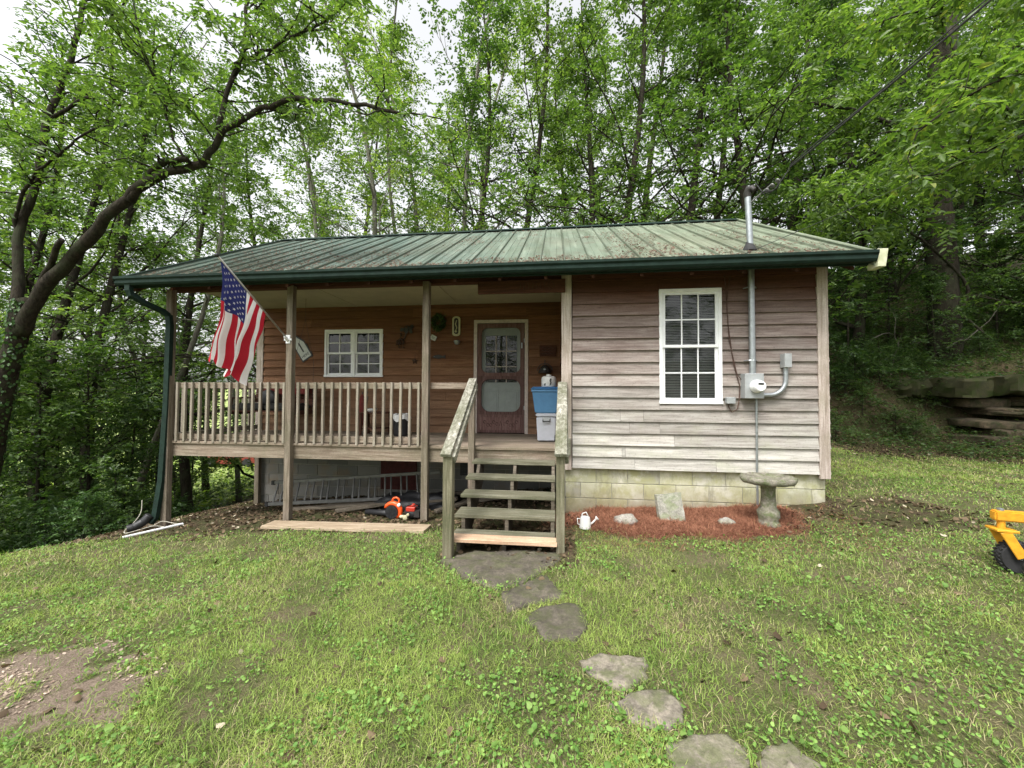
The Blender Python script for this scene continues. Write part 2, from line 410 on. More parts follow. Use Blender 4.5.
def glass_mat():
    t = NT('window_glass'); gl = t.n('ShaderNodeBsdfGlossy'); gl.inputs['Roughness'].default_value = .015
    tp = t.n('ShaderNodeBsdfTransparent'); tp.inputs[0].default_value = (.75, .78, .76, 1)
    fr = t.n('ShaderNodeFresnel'); fr.inputs[0].default_value = 1.5
    mx = t.n('ShaderNodeMixShader'); t.l(t.math('MULTIPLY_ADD', fr.outputs[0], .7), mx.inputs[0]); mx.inputs[0].links[0].from_node.inputs[2].default_value = .015
    t.l(tp.outputs[0], mx.inputs[1]); t.l(gl.outputs[0], mx.inputs[2]); t.l(mx.outputs[0], t.out.inputs[0]); return t.m
M['glass'] = glass_mat()
def screen_mat():
    t = NT('insect_screen'); d = t.n('ShaderNodeBsdfDiffuse'); d.inputs[0].default_value = (.10, .10, .10, 1)
    tp = t.n('ShaderNodeBsdfTransparent'); mx = t.n('ShaderNodeMixShader'); mx.inputs[0].default_value = .14
    t.l(tp.outputs[0], mx.inputs[1]); t.l(d.outputs[0], mx.inputs[2]); t.l(mx.outputs[0], t.out.inputs[0]); return t.m
M['screen'] = screen_mat()

# ---------------------------------------------------------------- ground
CP = np.array([
 (5.8,-5.1,0.),(5.8,-7,0.0),(7.6,-.3,.10),(9.1,-.1,.24),(6.1,-.2,.04),(4.02,0,-.14),(2.0,0,-.23),(.05,0,-.41),(0,1.75,-.56),(3,1.7,-.30),(5.5,1.7,-.1),
 (4.75,-1.5,-.02),(5.9,-1.3,.06),(5.8,-3,.02),(7.2,-3.4,.03),(2.9,-3.4,-.12),(0,-3.5,-.34),(1,-1.5,-.3),(-1.4,-1.0,-.55),(-1.8,-3.5,-.6),(-1.2,3,-.95),
 (-3.2,0,-1.35),(-3.2,-4,-1.3),(-3.0,5,-1.8),(-6.5,0,-2.5),(-6.5,6,-2.9),(-6.5,-6,-2.3),(-12,0,-3.4),(-12,12,-3.5),(-12,-10,-3.2),(2,9,-1.4),(9,8,.5),(-2,14,-2.2),
 (11.5,0,.33),(11.5,2.2,.38),(11,4.5,.65),(10,7,1.1),(13.5,4.5,.36),(13.5,-2,.38),(16,3.5,.5),(12,9,1.9),(10,-5,.15),(16,-4,.5),(14.5,8,1.4),(18,7,1.7),(6,-12,.1),(-8,-14,-1.8),(18,-10,.6),
 (5,16,.6),(12,16,4.0),(20,14,6.0),(24,4,4.0),(-6,20,-2.6),(-12,24,-3.4)], float)
def _U(r2): return np.where(r2 > 0, r2 * np.log(np.maximum(r2, 1e-12)), 0)
def _tps():
    P = CP[:, :2]; n = len(P); r2 = ((P[:, None] - P[None]) ** 2).sum(-1)
    K = _U(r2) + np.eye(n) * .05; A = np.zeros((n + 3, n + 3)); A[:n, :n] = K; A[:n, n] = 1; A[:n, n + 1:] = P; A[n, :n] = 1; A[n + 1:, :n] = P.T
    return np.linalg.solve(A, np.r_[CP[:, 2], 0, 0, 0])
TW = _tps()
def vnoise(x, y, seed=0):
    x = np.asarray(x, float); y = np.asarray(y, float)
    xi = np.floor(x).astype(np.int64); yi = np.floor(y).astype(np.int64); fx = x - xi; fy = y - yi
    fx = fx * fx * (3 - 2 * fx); fy = fy * fy * (3 - 2 * fy)
    def h(a, b):
        n = (a * 374761393 + b * 668265263 + seed * 144664) & 0x7fffffff
        n = ((n ^ (n >> 13)) * 1274126177) & 0x7fffffff
        return (n ^ (n >> 16)) % 10007 / 10007.0
    return (h(xi, yi) * (1 - fx) + h(xi + 1, yi) * fx) * (1 - fy) + (h(xi, yi + 1) * (1 - fx) + h(xi + 1, yi + 1) * fx) * fy
def fnoise(x, y, seed=0, oct=4):
    s = 0; a = .5; t = 0
    for k in range(oct): s = s + a * vnoise(x * 2 ** k, y * 2 ** k, seed + k); t += a; a *= .55
    return s / t
def sstep(a, b, x): t = np.clip((x - a) / (b - a), 0, 1); return t * t * (3 - 2 * t)
def ledge_y(x): return 5.15 - .10 * (x - 14) + .15 * np.sin(x * 1.7)
def height(x, y):
    x = np.atleast_1d(np.asarray(x, float)); y = np.atleast_1d(np.asarray(y, float))
    xc = np.clip(x, -14, 24); yc = np.clip(y, -14, 24)
    z = TW[-3] + TW[-2] * xc + TW[-1] * yc
    for i in range(len(CP)): z = z + TW[i] * _U((xc - CP[i, 0]) ** 2 + (yc - CP[i, 1]) ** 2)
    d = np.hypot(x - xc, y - yc)
    z = np.where(x < 0, z - .02 * np.minimum(d, 30) , z + .12 * np.minimum(d, 40) * (x > 8))
    # meadow in the west rises slowly to a far bank
    z = z + np.where(x < -16, .03 * (-16 - x), 0)
    # rock ledge step in the east
    st = sstep(12.6, 13.8, x) * sstep(ledge_y(x) + .5, ledge_y(x) + 1.1, y) * (1 - sstep(19, 24, x))
    z = z + st * 1.25
    near = np.exp(-((x - 5) ** 2 + (y + 2) ** 2) / 60.)
    z = z + (fnoise(x * .9, y * .9, 3) - .5) * .10 * np.clip(np.hypot(x - 5, y + 1) / 6, .25, 4)
    z = z + (vnoise(x * 9, y * 9, 5) - .5) * .018 + (vnoise(x * 3.3, y * 3.3, 6) - .5) * .03 * (1 - np.exp(-((x - 5.4) ** 2 + (y + 2) ** 2)))
    z = z + mulch_mask(x, y) * .05
    return z
def mulch_mask(x, y):
    e = ((x - 7.22) / 1.42) ** 2 + ((y + .35) / (.66 + .06 * np.sin(x * 5))) ** 2
    return (1 - sstep(.65, 1.15, e + (fnoise(x * 3, y * 3, 21) - .5) * .7 + (vnoise(x * 17, y * 17, 22) - .5) * .3)) * (y < .1)
def dirt_mask(x, y):
    a = R(9); u = (x - 2.3) * math.cos(a) + (y + 3.32) * math.sin(a); v = -(x - 2.2) * math.sin(a) + (y + 3.32) * math.cos(a)
    e = (u / 1.22) ** 2 + (v / .50) ** 2 + (fnoise(x * 2.6, y * 2.6, 31) - .5) * 2.4
    e2 = ((x - 3.9) / .35) ** 2 + ((y + 2.8) / .14) ** 2 + (fnoise(x * 4, y * 4, 33) - .5) * 1.5
    return 1 - sstep(.25, 1.25, e + (vnoise(x * 15, y * 15, 35) - .5) * .7 + (vnoise(x * 37, y * 37, 36) - .5) * .4)
def litter_mask(x, y):
    n = (fnoise(x * 1.1, y * 1.1, 41) - .5) * 1.1
    edge = np.where(x < 4.6, -.55 - .25 * np.clip((4.6 - x) / 4.6, 0, 2.0), np.where(x < 6, -1.75, np.where(x < 9, -.75, -.55 + (x - 9) * .3)))
    a = sstep(edge - .25, edge + .45, y + n * .8) * (x < 9.3 + n * .5)             # around the house
    b = sstep(2.8, 4.4, y + n * 1.3) * (x >= 9.3)                             # under the trees to the right
    c = sstep(1.4, 2.3, -x + n * .9 - .5)                                   # down the left bank
    d = .70 * (1 - sstep(.3, 1.3, ((x - 9.6) / 1.0) ** 2 + ((y + .35) / .62) ** 2 + n * 1.1))
    return np.clip(np.maximum(np.maximum(a, b), np.maximum(c, d)), 0, 1)
def meadow_mask(x, y): return sstep(9.0, 11.0, -x + (fnoise(x * .4, y * .4, 51) - .5) * 2)

STONES = [
 [(4.72,-1.56),(4.95,-1.38),(5.8,-1.30),(5.84,-1.5),(5.70,-1.76),(5.34,-2.10),(5.07,-1.92)],
 [(5.37,-2.13),(5.58,-1.94),(5.68,-1.80),(5.78,-1.92),(5.88,-2.13),(5.73,-2.23),(5.45,-2.36)],
 [(5.56,-2.46),(5.65,-2.35),(5.90,-2.22),(5.99,-2.29),(6.01,-2.55),(5.90,-2.66),(5.75,-2.67)],
 [(5.93,-2.84),(6.05,-2.78),(6.32,-2.74),(6.29,-2.93),(6.15,-3.05),(6.07,-3.00)],
 [(6.08,-3.12),(6.22,-3.02),(6.38,-2.99),(6.45,-3.10),(6.42,-3.20),(6.27,-3.25),(6.13,-3.19)],
 [(6.30,-3.33),(6.42,-3.26),(6.56,-3.24),(6.62,-3.34),(6.58,-3.46),(6.40,-3.52),(6.28,-3.44)],
 [(6.64,-3.40),(6.68,-3.32),(6.82,-3.29),(6.90,-3.38),(6.84,-3.50),(6.70,-3.50)]]
def in_poly(x, y, poly, grow=1.0):
    c = np.mean(poly, axis=0); P = [(c[0] + (a - c[0]) * grow, c[1] + (b - c[1]) * grow) for a, b in poly]
    r = np.zeros(np.shape(x), bool)
    for (x0, y0), (x1, y1) in zip(P, P[1:] + P[:1]):
        cnd = ((y0 > y) != (y1 > y)); t = (x1 - x0) * (y - y0) / ((y1 - y0) if y1 != y0 else 1e-9) + x0
        r ^= cnd & (x < t)
    return r

def grid_lines(lo, hi, a, b, fine, coarse):
    g = list(np.arange(a, b, fine)); s = fine; v = a
    while v > lo: s = min(s * 1.15, coarse); v -= s; g.insert(0, v)
    s = fine; v = g[-1]
    while v < hi: s = min(s * 1.15, coarse); v += s; g.append(v)
    return np.array(g)
gx = grid_lines(-400, 400, -2.5, 13, .055, 12); gy = grid_lines(-300, 450, -5.6, 3, .055, 12)
X, Y = np.meshgrid(gx, gy); Z = height(X.ravel(), Y.ravel())
V = np.column_stack([X.ravel(), Y.ravel(), Z]); nx, ny = len(gx), len(gy)
i = np.arange(nx * ny).reshape(ny, nx)
Fq = np.column_stack([i[:-1, :-1].ravel(), i[:-1, 1:].ravel(), i[1:, 1:].ravel(), i[1:, :-1].ravel()])

def mesh_np(name, V, F, nper, cols=None):
    me = bpy.data.meshes.new(name); me.vertices.add(len(V)); me.vertices.foreach_set('co', np.asarray(V, np.float32).ravel())
    F = np.asarray(F, np.int32)
    me.loops.add(F.size); me.loops.foreach_set('vertex_index', F.ravel())
    me.polygons.add(len(F)); me.polygons.foreach_set('loop_start', np.arange(0, F.size, nper, dtype=np.int32))
    if cols is not None:
        a = me.color_attributes.new('col', 'FLOAT_COLOR', 'POINT'); c = np.ones((len(V), 4), np.float32); c[:, :cols.shape[1]] = cols
        a.data.foreach_set('color', c.ravel())
    me.update(calc_edges=True); return me

mask = np.column_stack([litter_mask(V[:, 0], V[:, 1]), mulch_mask(V[:, 0], V[:, 1]), dirt_mask(V[:, 0], V[:, 1]), meadow_mask(V[:, 0], V[:, 1])])
def ground_mat():
    t = NT('ground_soil_and_turf'); a = t.n('ShaderNodeAttribute', attribute_name='col'); co = t.coord()
    sep = t.n('ShaderNodeSeparateColor'); t.l(a.outputs['Color'], sep.inputs[0])
    n1 = t.noise(3, co, 8, .7); n2 = t.noise(28, co, 6, .75); n3 = t.noise(90, co, 4, .7)
    n4 = t.noise(140, co, 3, .7)
    turf = t.mix(.5, t.ramp(n2, [(.3, (.030, .042, .012)), (.5, (.070, .092, .026)), (.72, (.14, .16, .055))]), t.ramp(n4, [(.35, (.025, .027, .011)), (.65, (.19, .18, .085))]))
    soil = t.ramp(n3, [(.3, (.085, .060, .040)), (.52, (.16, .12, .082)), (.75, (.27, .215, .155))])
    turf = t.mix(t.ramp(n1, [(.42, 0.), (.65, .75)]), turf, soil)
    litter = t.ramp(n2, [(.28, (.028, .020, .012)), (.5, (.070, .052, .031)), (.75, (.15, .115, .072))])
    litter = t.mix(t.ramp(n1, [(.40, 0.), (.60, .7)]), litter, (.045, .062, .018))
    mulch = t.ramp(n3, [(.3, (.07, .026, .017)), (.7, (.24, .10, .065))])
    dirt = t.mix(.5, t.ramp(n2, [(.3, (.08, .058, .042)), (.7, (.29, .225, .175))]), t.ramp(n3, [(.35, (.07, .05, .036)), (.65, (.34, .27, .21))]))
    meadow = t.ramp(n1, [(.3, (.22, .30, .08)), (.7, (.40, .46, .18))])
    c = t.mix(t.ramp(t.math('ADD', sep.outputs[0], t.math('MULTIPLY', t.math('SUBTRACT', n2, .5), .9)), [(.35, 0.), (.65, 1.)]), turf, litter)
    c = t.mix(t.ramp(sep.outputs[1], [(.35, 0.), (.6, 1.)]), c, mulch)
    c = t.mix(t.ramp(t.math('ADD', sep.outputs[2], t.math('MULTIPLY', t.math('SUBTRACT', n2, .5), .8)), [(.3, 0.), (.6, 1.)]), c, dirt)
    c = t.mix(a.outputs['Alpha'], c, meadow)
    t.bsdf(c, .95, 0, n3, .8, .02, .15); return t.m
me = bpy.data.meshes.new('ground')
me = mesh_np('ground', V, Fq, 4, mask)
g = link('ground', me, ground_mat(), smooth=True); tag(g, kind='structure')

_i0, _i1 = np.searchsorted(gx, -2.5 + .001) + 0, np.searchsorted(gx, 12.9); _j0, _j1 = np.searchsorted(gy, -5.6 + .001), np.searchsorted(gy, 2.9)
_ZG = Z.reshape(ny, nx)
def hfast(x, y):
    """height of the ground sheet, read back from its own grid where that is fine enough"""
    x = np.asarray(x, float); y = np.asarray(y, float); i = np.clip(np.searchsorted(gx, x) - 1, 0, nx - 2); j = np.clip(np.searchsorted(gy, y) - 1, 0, ny - 2)
    fx = (x - gx[i]) / (gx[i + 1] - gx[i]); fy = (y - gy[j]) / (gy[j + 1] - gy[j])
    return (_ZG[j, i] * (1 - fx) + _ZG[j, i + 1] * fx) * (1 - fy) + (_ZG[j + 1, i] * (1 - fx) + _ZG[j + 1, i + 1] * fx) * fy
def gz(x, y): return float(hfast(np.array([x]), np.array([y]))[0])
# ================================================================ CABIN
DZ = .88                                   # deck height
YB, YR, YE = 1.745, 2.74, 5.48             # porch back wall, ridge, rear wall
XR, XC = 9.14, 5.906                       # right corner, porch/room corner
SB = .628                                  # bottom of siding
cabin = empty('cabin', (0, 0, 0))
tag(cabin, 'small wooden cabin with green metal roof, covered porch and faded red clapboard siding', 'cabin')

def clap(mb, p0, d, n, L, z0, z1, openings=(), rise=.155, joints=True, topfn=None):
    p0, d, n = Vector(p0), Vector(d).normalized(), Vector(n).normalized()
    z = z0; row = 0
    while z < z1 - .01:
        zt = min(z + rise, z1); segs = [(0, L)]
        if topfn:
            a, b = topfn(z, zt)
            if b - a < .05: break
            segs = [(a, b)]
        extra = []
        for (a, b, c, e) in openings:
            if zt > c + .01 and z < e - .01:
                if z < c - .012: extra.append((a + .002, b - .002, z, c - .002, 'lo'))
                if zt > e + .012: extra.append((a + .002, b - .002, e + .002, zt, 'hi'))
                ns = []
                for s0, s1 in segs:
                    if b <= s0 or a >= s1: ns.append((s0, s1)); continue
                    if a > s0: ns.append((s0, a))
                    if b < s1: ns.append((b, s1))
                segs = ns
        for s0, s1, ea, eb, wh in extra:
            ja = .034 - .028 * (ea - z) / rise; jb_ = .034 - .028 * (eb - z) / rise; v = []
            for zz, off in ((ea, ja), (eb, jb_)):
                for o in (off, -.004):
                    for u in (s0, s1): q = p0 + d * u + n * o; v.append(Vector((q.x, q.y, zz)))
            mb.hexa(v)
        for s0, s1 in segs:
            cuts = [s0, s1]
            if joints and s1 - s0 > 1.6:
                for q in range(int((s1 - s0) / 2.6) + (1 if random.random() < .45 else 0)): cuts.append(random.uniform(s0 + .5, s1 - .5))
            cuts.sort()
            for a, b in zip(cuts, cuts[1:]):
                if b - a < .02: continue
                b2 = b - (.003 if b < s1 else 0)
                jb, jt = random.uniform(.030, .038), .006; dz = random.uniform(-.004, .003)
                v = []
                for zz, off in ((z + dz, jb), (zt + .004, jt)):
                    for o in (off, -.004):
                        for u in (a, b2):
                            q = p0 + d * u + n * o; v.append(Vector((q.x, q.y, zz)))
                mb.hexa(v)
        z += rise; row += 1

WF = (7.13, 7.90, 1.48, 2.97)    # front window
WP = (1.375, 2.55, 1.91, 2.82)   # porch window
DR = (4.30, 5.30, DZ, 2.955)     # door
m = MB(); clap(m, (XC + .11, 0, 0), (1, 0, 0), (0, -1, 0), XR - .12 - XC - .11, SB, 3.30, [(WF[0] - XC - .11, WF[1] - XC - .11, WF[2], WF[3])])
m.build('front_siding', M['siding'], cabin)
m = MB(); clap(m, (.10, YB, 0), (1, 0, 0), (0, -1, 0), XC - .10, DZ - .02, 3.26, [(WP[0] - .1, WP[1] - .1, WP[2], WP[3]), (DR[0] - .1, DR[1] - .1, 0, DR[3])])
m.build('porch_siding', M['siding_porch'], cabin)
m = MB(); clap(m, (XC, YB, 0), (0, -1, 0), (-1, 0, 0), YB - .06, DZ - .02, 3.26); m.build('porch_side_siding', M['siding_porch'], cabin)
SL = (5.04 - 3.20) / (YR + .47)  # roof slope
def rz(y): return 3.20 + (y + .47) * SL if y <= YR else 3.20 + (2 * YR - y + .47) * SL
def gable(z0):
    def f(z, zt):
        k = (zt - 3.16) / SL
        return (max(0, k - .47 + .1), YE - max(0, k - .47 + .1)) if zt > 3.4 else (0, YE)
    return f
m = MB()
clap(m, (XR, 0, 0), (0, 1, 0), (1, 0, 0), YE, SB, 5.0, topfn=gable(0))
m.build('right_siding', M['siding'], cabin)
m = MB()
def gl(z, zt):
    a, b = gable(0)(z, zt); a2, b2 = YE - b, YE - a
    return (a2, b2)
clap(m, (0, YE, 0), (0, -1, 0), (-1, 0, 0), YE, SB, 5.0, topfn=lambda z, zt: (gl(z, zt)[0], min(gl(z, zt)[1], YE - YB) if zt < 3.3 else gl(z, zt)[1]))
m.build('left_siding', M['siding_porch'], cabin)
m = MB(); clap(m, (XR, YE, 0), (-1, 0, 0), (0, 1, 0), XR, SB, 3.3); m.build('rear_siding', M['siding'], cabin)
# wall sheathing behind the boards (dark boxes with the window opening left free)
m = MB()
def wallbox(x0, x1, y0, y1, z0, z1, op=None, mbx=m):
    if not op: mbx.box(x0, x1, y0, y1, z0, z1); return
    a, b, c, e = op
    mbx.box(x0, a, y0, y1, z0, z1); mbx.box(b, x1, y0, y1, z0, z1); mbx.box(a, b, y0, y1, z0, c); mbx.box(a, b, y0, y1, e, z1)
wallbox(XC + .02, XR - .01, .006, .10, SB + .01, 3.32, WF)
wallbox(.02, DR[0] + .01, YB + .006, YB + .10, SB + .01, 3.30, WP); m.box(DR[0] + .01, DR[1] - .01, YB + .006, YB + .10, DR[3] - .03, 3.30); m.box(DR[1] - .01, XC, YB + .006, YB + .10, SB + .01, 3.30); m.box(DR[0], DR[1], YB + .006, YB + .10, SB + .01, DZ - .04); m.box(DR[0], DR[1], YB + .20, YB + .22, SB + .01, 3.2)
m.box(XC + .006, XC + .1, .101, YB + .2, SB + .01, 3.29); m.box(XR - .11, XR - .006, .101, YE - .02, SB + .01, 3.3)
m.box(.006, .1, YB + .101, YE - .02, SB + .01, 3.3); m.box(.02, XR - .02, YE - .12, YE - .006, SB + .01, 3.3)
m.box(.1, XR - .1, .11, YE - .12, SB + .02, SB + .12)
m.build('wall_sheathing', M['dark'], cabin)
# corner boards
m = MB(); m.box(XC - .012, XC + .098, -.034, -.002, .60, 3.26); m.box(XC - .034, XC - .014, -.034, .085, DZ, 3.26)
m.build('corner_board', M['trim'], cabin, bevel=.003)
m = MB(); m.box(XR - .118, XR - .012, -.036, -.002, .57, 3.30); m.box(XR - .010, XR + .006, -.034, .09, .57, 3.32); m.build('corner_board', M['trim'], cabin, bevel=.003)
m = MB(); m.box(-.02, .095, YB - .036, YB - .002, DZ, 3.26); m.box(-.045, -.021, YB - .036, YB + .09, DZ - .2, 3.3); m.build('corner_board', M['trim'], cabin, bevel=.003)
# foundations: individual blocks on a mortar core
def blocks(mb, p0, d, n, L, ztop, rows, bl=.4064, bh=.2032, j=.009):
    p0, d, n = Vector(p0), Vector(d), Vector(n)
    for r in range(rows):
        z1 = ztop - r * bh; z0 = z1 - bh + j; u = -(.2032 if r % 2 else 0)
        while u < L - .01:
            a, b = max(u, 0), min(u + bl - j, L)
            if b - a > .02:
                o = .008 + random.uniform(-.0015, .0015)
                v = []
                for zz in (z0, z1):
                    for off in (o, -.02):
                        for q in (a, b):
                            t = p0 + d * q + n * off; v.append(Vector((t.x, t.y, zz)))
                mb.hexa(v)
            u += bl
m = MB(); blocks(m, (XC + .02, .045, 0), (1, 0, 0), (0, -1, 0), XR - .02 - XC - .02, SB - .004, 6); blocks(m, (XR - .02, .045, 0), (0, 1, 0), (1, 0, 0), YE - .08, SB - .004, 6)
m.build('block_foundation', M['block'], cabin, bevel=.003)
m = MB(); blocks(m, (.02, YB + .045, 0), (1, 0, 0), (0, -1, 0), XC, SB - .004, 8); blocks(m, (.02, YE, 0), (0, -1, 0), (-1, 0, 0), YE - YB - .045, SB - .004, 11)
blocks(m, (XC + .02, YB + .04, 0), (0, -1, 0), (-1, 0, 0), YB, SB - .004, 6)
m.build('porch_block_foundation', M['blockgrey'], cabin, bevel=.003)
m = MB(); m.box(XC + .025, XR - .055, .047, .2, -1.0, SB - .006); m.box(.025, XC, YB + .047, YB + .2, -1.6, SB - .006)
m.box(.025, .2, YB + .201, YE, -2, SB - .006); m.box(XR - .2, XR - .055, .201, YE - .04, -.8, SB - .006); m.box(XC + .025, XC + .2, .201, YB, -1, SB - .006)
m.build('mortar_core', M['mortar'], cabin)
# crawl space door
c = MB(); c.box(2.56, 3.18, YB + .012, YB + .032, -.20, .60); c.box(2.52, 2.558, YB + .008, YB + .03, -.2, .62); c.box(3.182, 3.22, YB + .008, YB + .03, -.2, .62)
c.build('crawl_space_door', M['darkred'], cabin, bevel=.002)
c = MB(); c.box(4.05, 4.45, YB + .012, YB + .034, .1, .5)
for k in range(8): c.box(4.06, 4.44, YB + .004, YB + .012, .12 + k * .047, .14 + k * .047)
c.build('foundation_vent', M['black'], cabin)

# roof
x0r, x1r = -.26, 9.30
m = MB()
for sgn in (0, 1):
    def P(x, s, off=0):   # s = run from eave edge
        y = -.50 + s; z = 3.20 + (y + .47) * SL + off
        return Vector((x, y if not sgn else 2 * YR - y, z))
    run = YR + .50; th = -.03
    m.hexa([P(x0r, 0, th), P(x1r, 0, th), P(x0r, run, th), P(x1r, run, th), P(x0r, 0), P(x1r, 0), P(x0r, run), P(x1r, run)] if not sgn else
           [P(x1r, 0, th), P(x0r, 0, th), P(x1r, run, th), P(x0r, run, th), P(x1r, 0), P(x0r, 0), P(x1r, run), P(x0r, run)])
    n = 31
    for k in range(n + 1):
        x = x0r + .02 + (x1r - x0r - .04) * k / n + random.uniform(-.004, .004)
        a, b = .014, .006
        m.hexa([P(x - a, 0, -.002), P(x + a, 0, -.002), P(x - a, run - .03, -.002), P(x + a, run - .03, -.002),
                P(x - b, 0, .028), P(x + b, 0, .028), P(x - b, run - .03, .028), P(x + b, run - .03, .028)])
        xm = x + (x1r - x0r) / n / 2
        for dx in (-.05, .05):      # small stiffening ribs between the seams
            if k < n: m.hexa([P(xm + dx - .008, 0, -.002), P(xm + dx + .008, 0, -.002), P(xm + dx - .008, run, -.002), P(xm + dx + .008, run, -.002),
                    P(xm + dx - .003, 0, .006), P(xm + dx + .003, 0, .006), P(xm + dx - .003, run, .006), P(xm + dx + .003, run, .006)])
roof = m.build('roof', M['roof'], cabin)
m = MB()
for s in (-1, 1):
    m.hexa([Vector((x, YR + s * a, 5.045 + (.03 if 1 else 0) - a * SL + o)) for o in (0, .006) for a in ((0, .17) if s > 0 else (.17, 0)) for x in (x0r - .01, x1r + .01)])
m.build('ridge_cap', M['darkgreen'], roof)
for x in (x0r - .012, x1r + .002):
    m = MB()
    for sgn in (0, 1):
        v = []
        for o in (-.13, .034):
            for y in (-.52, YR):
                for dx in (0, .012):
                    yy = y if not sgn else 2 * YR - y
                    v.append(Vector((x + dx, yy, 3.20 + (y + .47) * SL + o)))
        m.hexa(v)
        v = []
        for o in (.03, .038):
            for y in (-.52, YR):
                for dx in (-.04, .05):
                    yy = y if not sgn else 2 * YR - y
                    v.append(Vector((x + dx, yy, 3.20 + (y + .47) * SL + o)))
        m.hexa(v)
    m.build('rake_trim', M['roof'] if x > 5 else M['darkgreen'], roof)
# roof deck underside, fascia, beam, soffit blocks
m = MB()
m.hexa([Vector((x, y, 3.20 + (y + .47) * SL + o)) for o in (-.065, -.034) for y in (-.44, YR) for x in (x0r + .02, x1r - .02)])
m.hexa([Vector((x, 2 * YR - y, 3.20 + (y + .47) * SL + o)) for o in (-.065, -.034) for y in (YR, -.44) for x in (x0r + .02, x1r - .02)])
for k in range(17):
    x = -.15 + k * .58
    if x < x1r - .1: m.hexa([Vector((xx, y, 3.20 + (y + .47) * SL + o)) for o in (-.20, -.066) for y in (-.42, YR) for xx in (x, x + .04)])
m.build('rafters', M['darkwood'], roof)
for ya, yb in ((-.455, -.425), (2 * YR + .425, 2 * YR + .455)): m = MB(); m.box(x0r + .005, x1r - .005, ya, yb, 3.07, 3.19); m.build('fascia_board', M['darkgreen'], cabin)
m = MB(); m.box(-.01, XC - .036, -.01, .10, 3.135, 3.33); m.build('porch_beam', M['darkwood'], cabin, bevel=.004)
m = MB(); m.box(XC + .1, XR - .118, -.034, -.008, 3.14, 3.30); m.build('frieze_board', M['darkwood'], cabin, bevel=.003)
m = MB(); m.box(-.02, XC - .008, .104, YB - .004, 3.262, 3.285)
for k in range(1, 3): m.box(0.02 + k * 1.97, .065 + k * 1.97, .104, YB - .03, 3.254, 3.262)
m.build('porch_ceiling', M['ceiling'], cabin)
# gutter with end caps
prof = [(-.462, 3.205), (-.462, 3.085), (-.545, 3.085), (-.565, 3.11), (-.565, 3.15), (-.585, 3.17), (-.585, 3.20), (-.575, 3.20), (-.575, 3.175), (-.555, 3.155), (-.555, 3.115), (-.54, 3.093), (-.470, 3.093), (-.470, 3.205)]
m = MB(); n = len(prof)
XS = [x0r - .02, 2.4, 5.1, 8.0, x1r + .01]
for a, b in zip(XS, XS[1:]):
    dzv = [random.uniform(-.004, .004) for _ in (0, 1)]
    v = [Vector((x, y, z)) for x in (a, b - .002) for y, z in prof]
    m.add(v, [(i, (i + 1) % n, n + (i + 1) % n, n + i) for i in range(n)])
for x in (x0r - .022, x1r + .01):
    m.add([Vector((xx, y, z)) for xx in (x, x + .003) for y, z in ((-.462, 3.205), (-.462, 3.085), (-.545, 3.085), (-.585, 3.17), (-.585, 3.2))], [(0, 1, 2, 3, 4), (9, 8, 7, 6, 5)] + [(i, (i + 1) % 5, 5 + (i + 1) % 5, 5 + i) for i in range(5)])
gut = m.build('gutter', M['darkgreen'], cabin)
t = NT('pale_peeling_paint'); t.bsdf(t.ramp(t.noise(12, t.coord()), [(.3, (.42, .44, .26)), (.7, (.62, .62, .46))]), .6)
m = MB(); m.hexa([Vector((x, y, z)) for z, dy in ((3.02, 0), (3.22, 0)) for y in (-.55, -.40) for x in ((x1r + .02, x1r + .10) if z < 3.1 else (x1r + .02, x1r + .13))])
m.build('eave_end_cap', t.m, cabin, bevel=.004)
# downspout
m = MB()
pts = [(-.10, -.52, 3.09), (-.10, -.52, 3.02), (-.09, -.50, 2.96), (-.03, -.36, 2.87), (.03, -.17, 2.80), (.055, -.10, 2.74), (.058, -.085, 2.6), (.05, -.09, 1.4), (.02, -.11, .3), (-.02, -.15, -.22), (-.05, -.19, -.30)]
def sqtube(mb, pts, w, h, mi=0):
    P = [Vector(p) for p in pts]; base = len(mb.v)
    for i, p in enumerate(P):
        d = (P[min(i + 1, len(P) - 1)] - P[max(i - 1, 0)]).normalized(); sx = Vector((1, 0, 0)); sx = (sx - d * sx.dot(d)).normalized(); q = d.cross(sx)
        for a, b in ((-1, -1), (1, -1), (1, 1), (-1, 1)): mb.v.append(tuple(p + sx * a * w / 2 + q * b * h / 2))
    for i in range(len(P) - 1):
        for k in range(4):
            a, b = base + i * 4 + k, base + i * 4 + (k + 1) % 4; mb.f.append((a, b, b + 4, a + 4)); mb.mi.append(mi)
sqtube(m, pts, .078, .058)
m.build('downspout', M['darkgreen'], cabin)

# porch posts (continuous from the ground to the beam)
for x in (0.0, 1.952, 3.971):
    m = MB(); zb = gz(x + .045, .0) - .12
    m.box(x, x + .092, -.098, -.012, zb, 3.15); m.build('porch_post', M['post'], cabin, bevel=.004)
m = MB(); zb = gz(4.67, 0) - .1; m.box(4.625, 4.708, -.098, -.012, zb, 1.72); m.build('stair_post', M['post'], cabin, bevel=.004)
m = MB(); m.box(.0, .09, 1.66, 1.742, gz(0, 1.7) - .1, DZ - .04); m.build('pier_post', M['post'], cabin, bevel=.004)
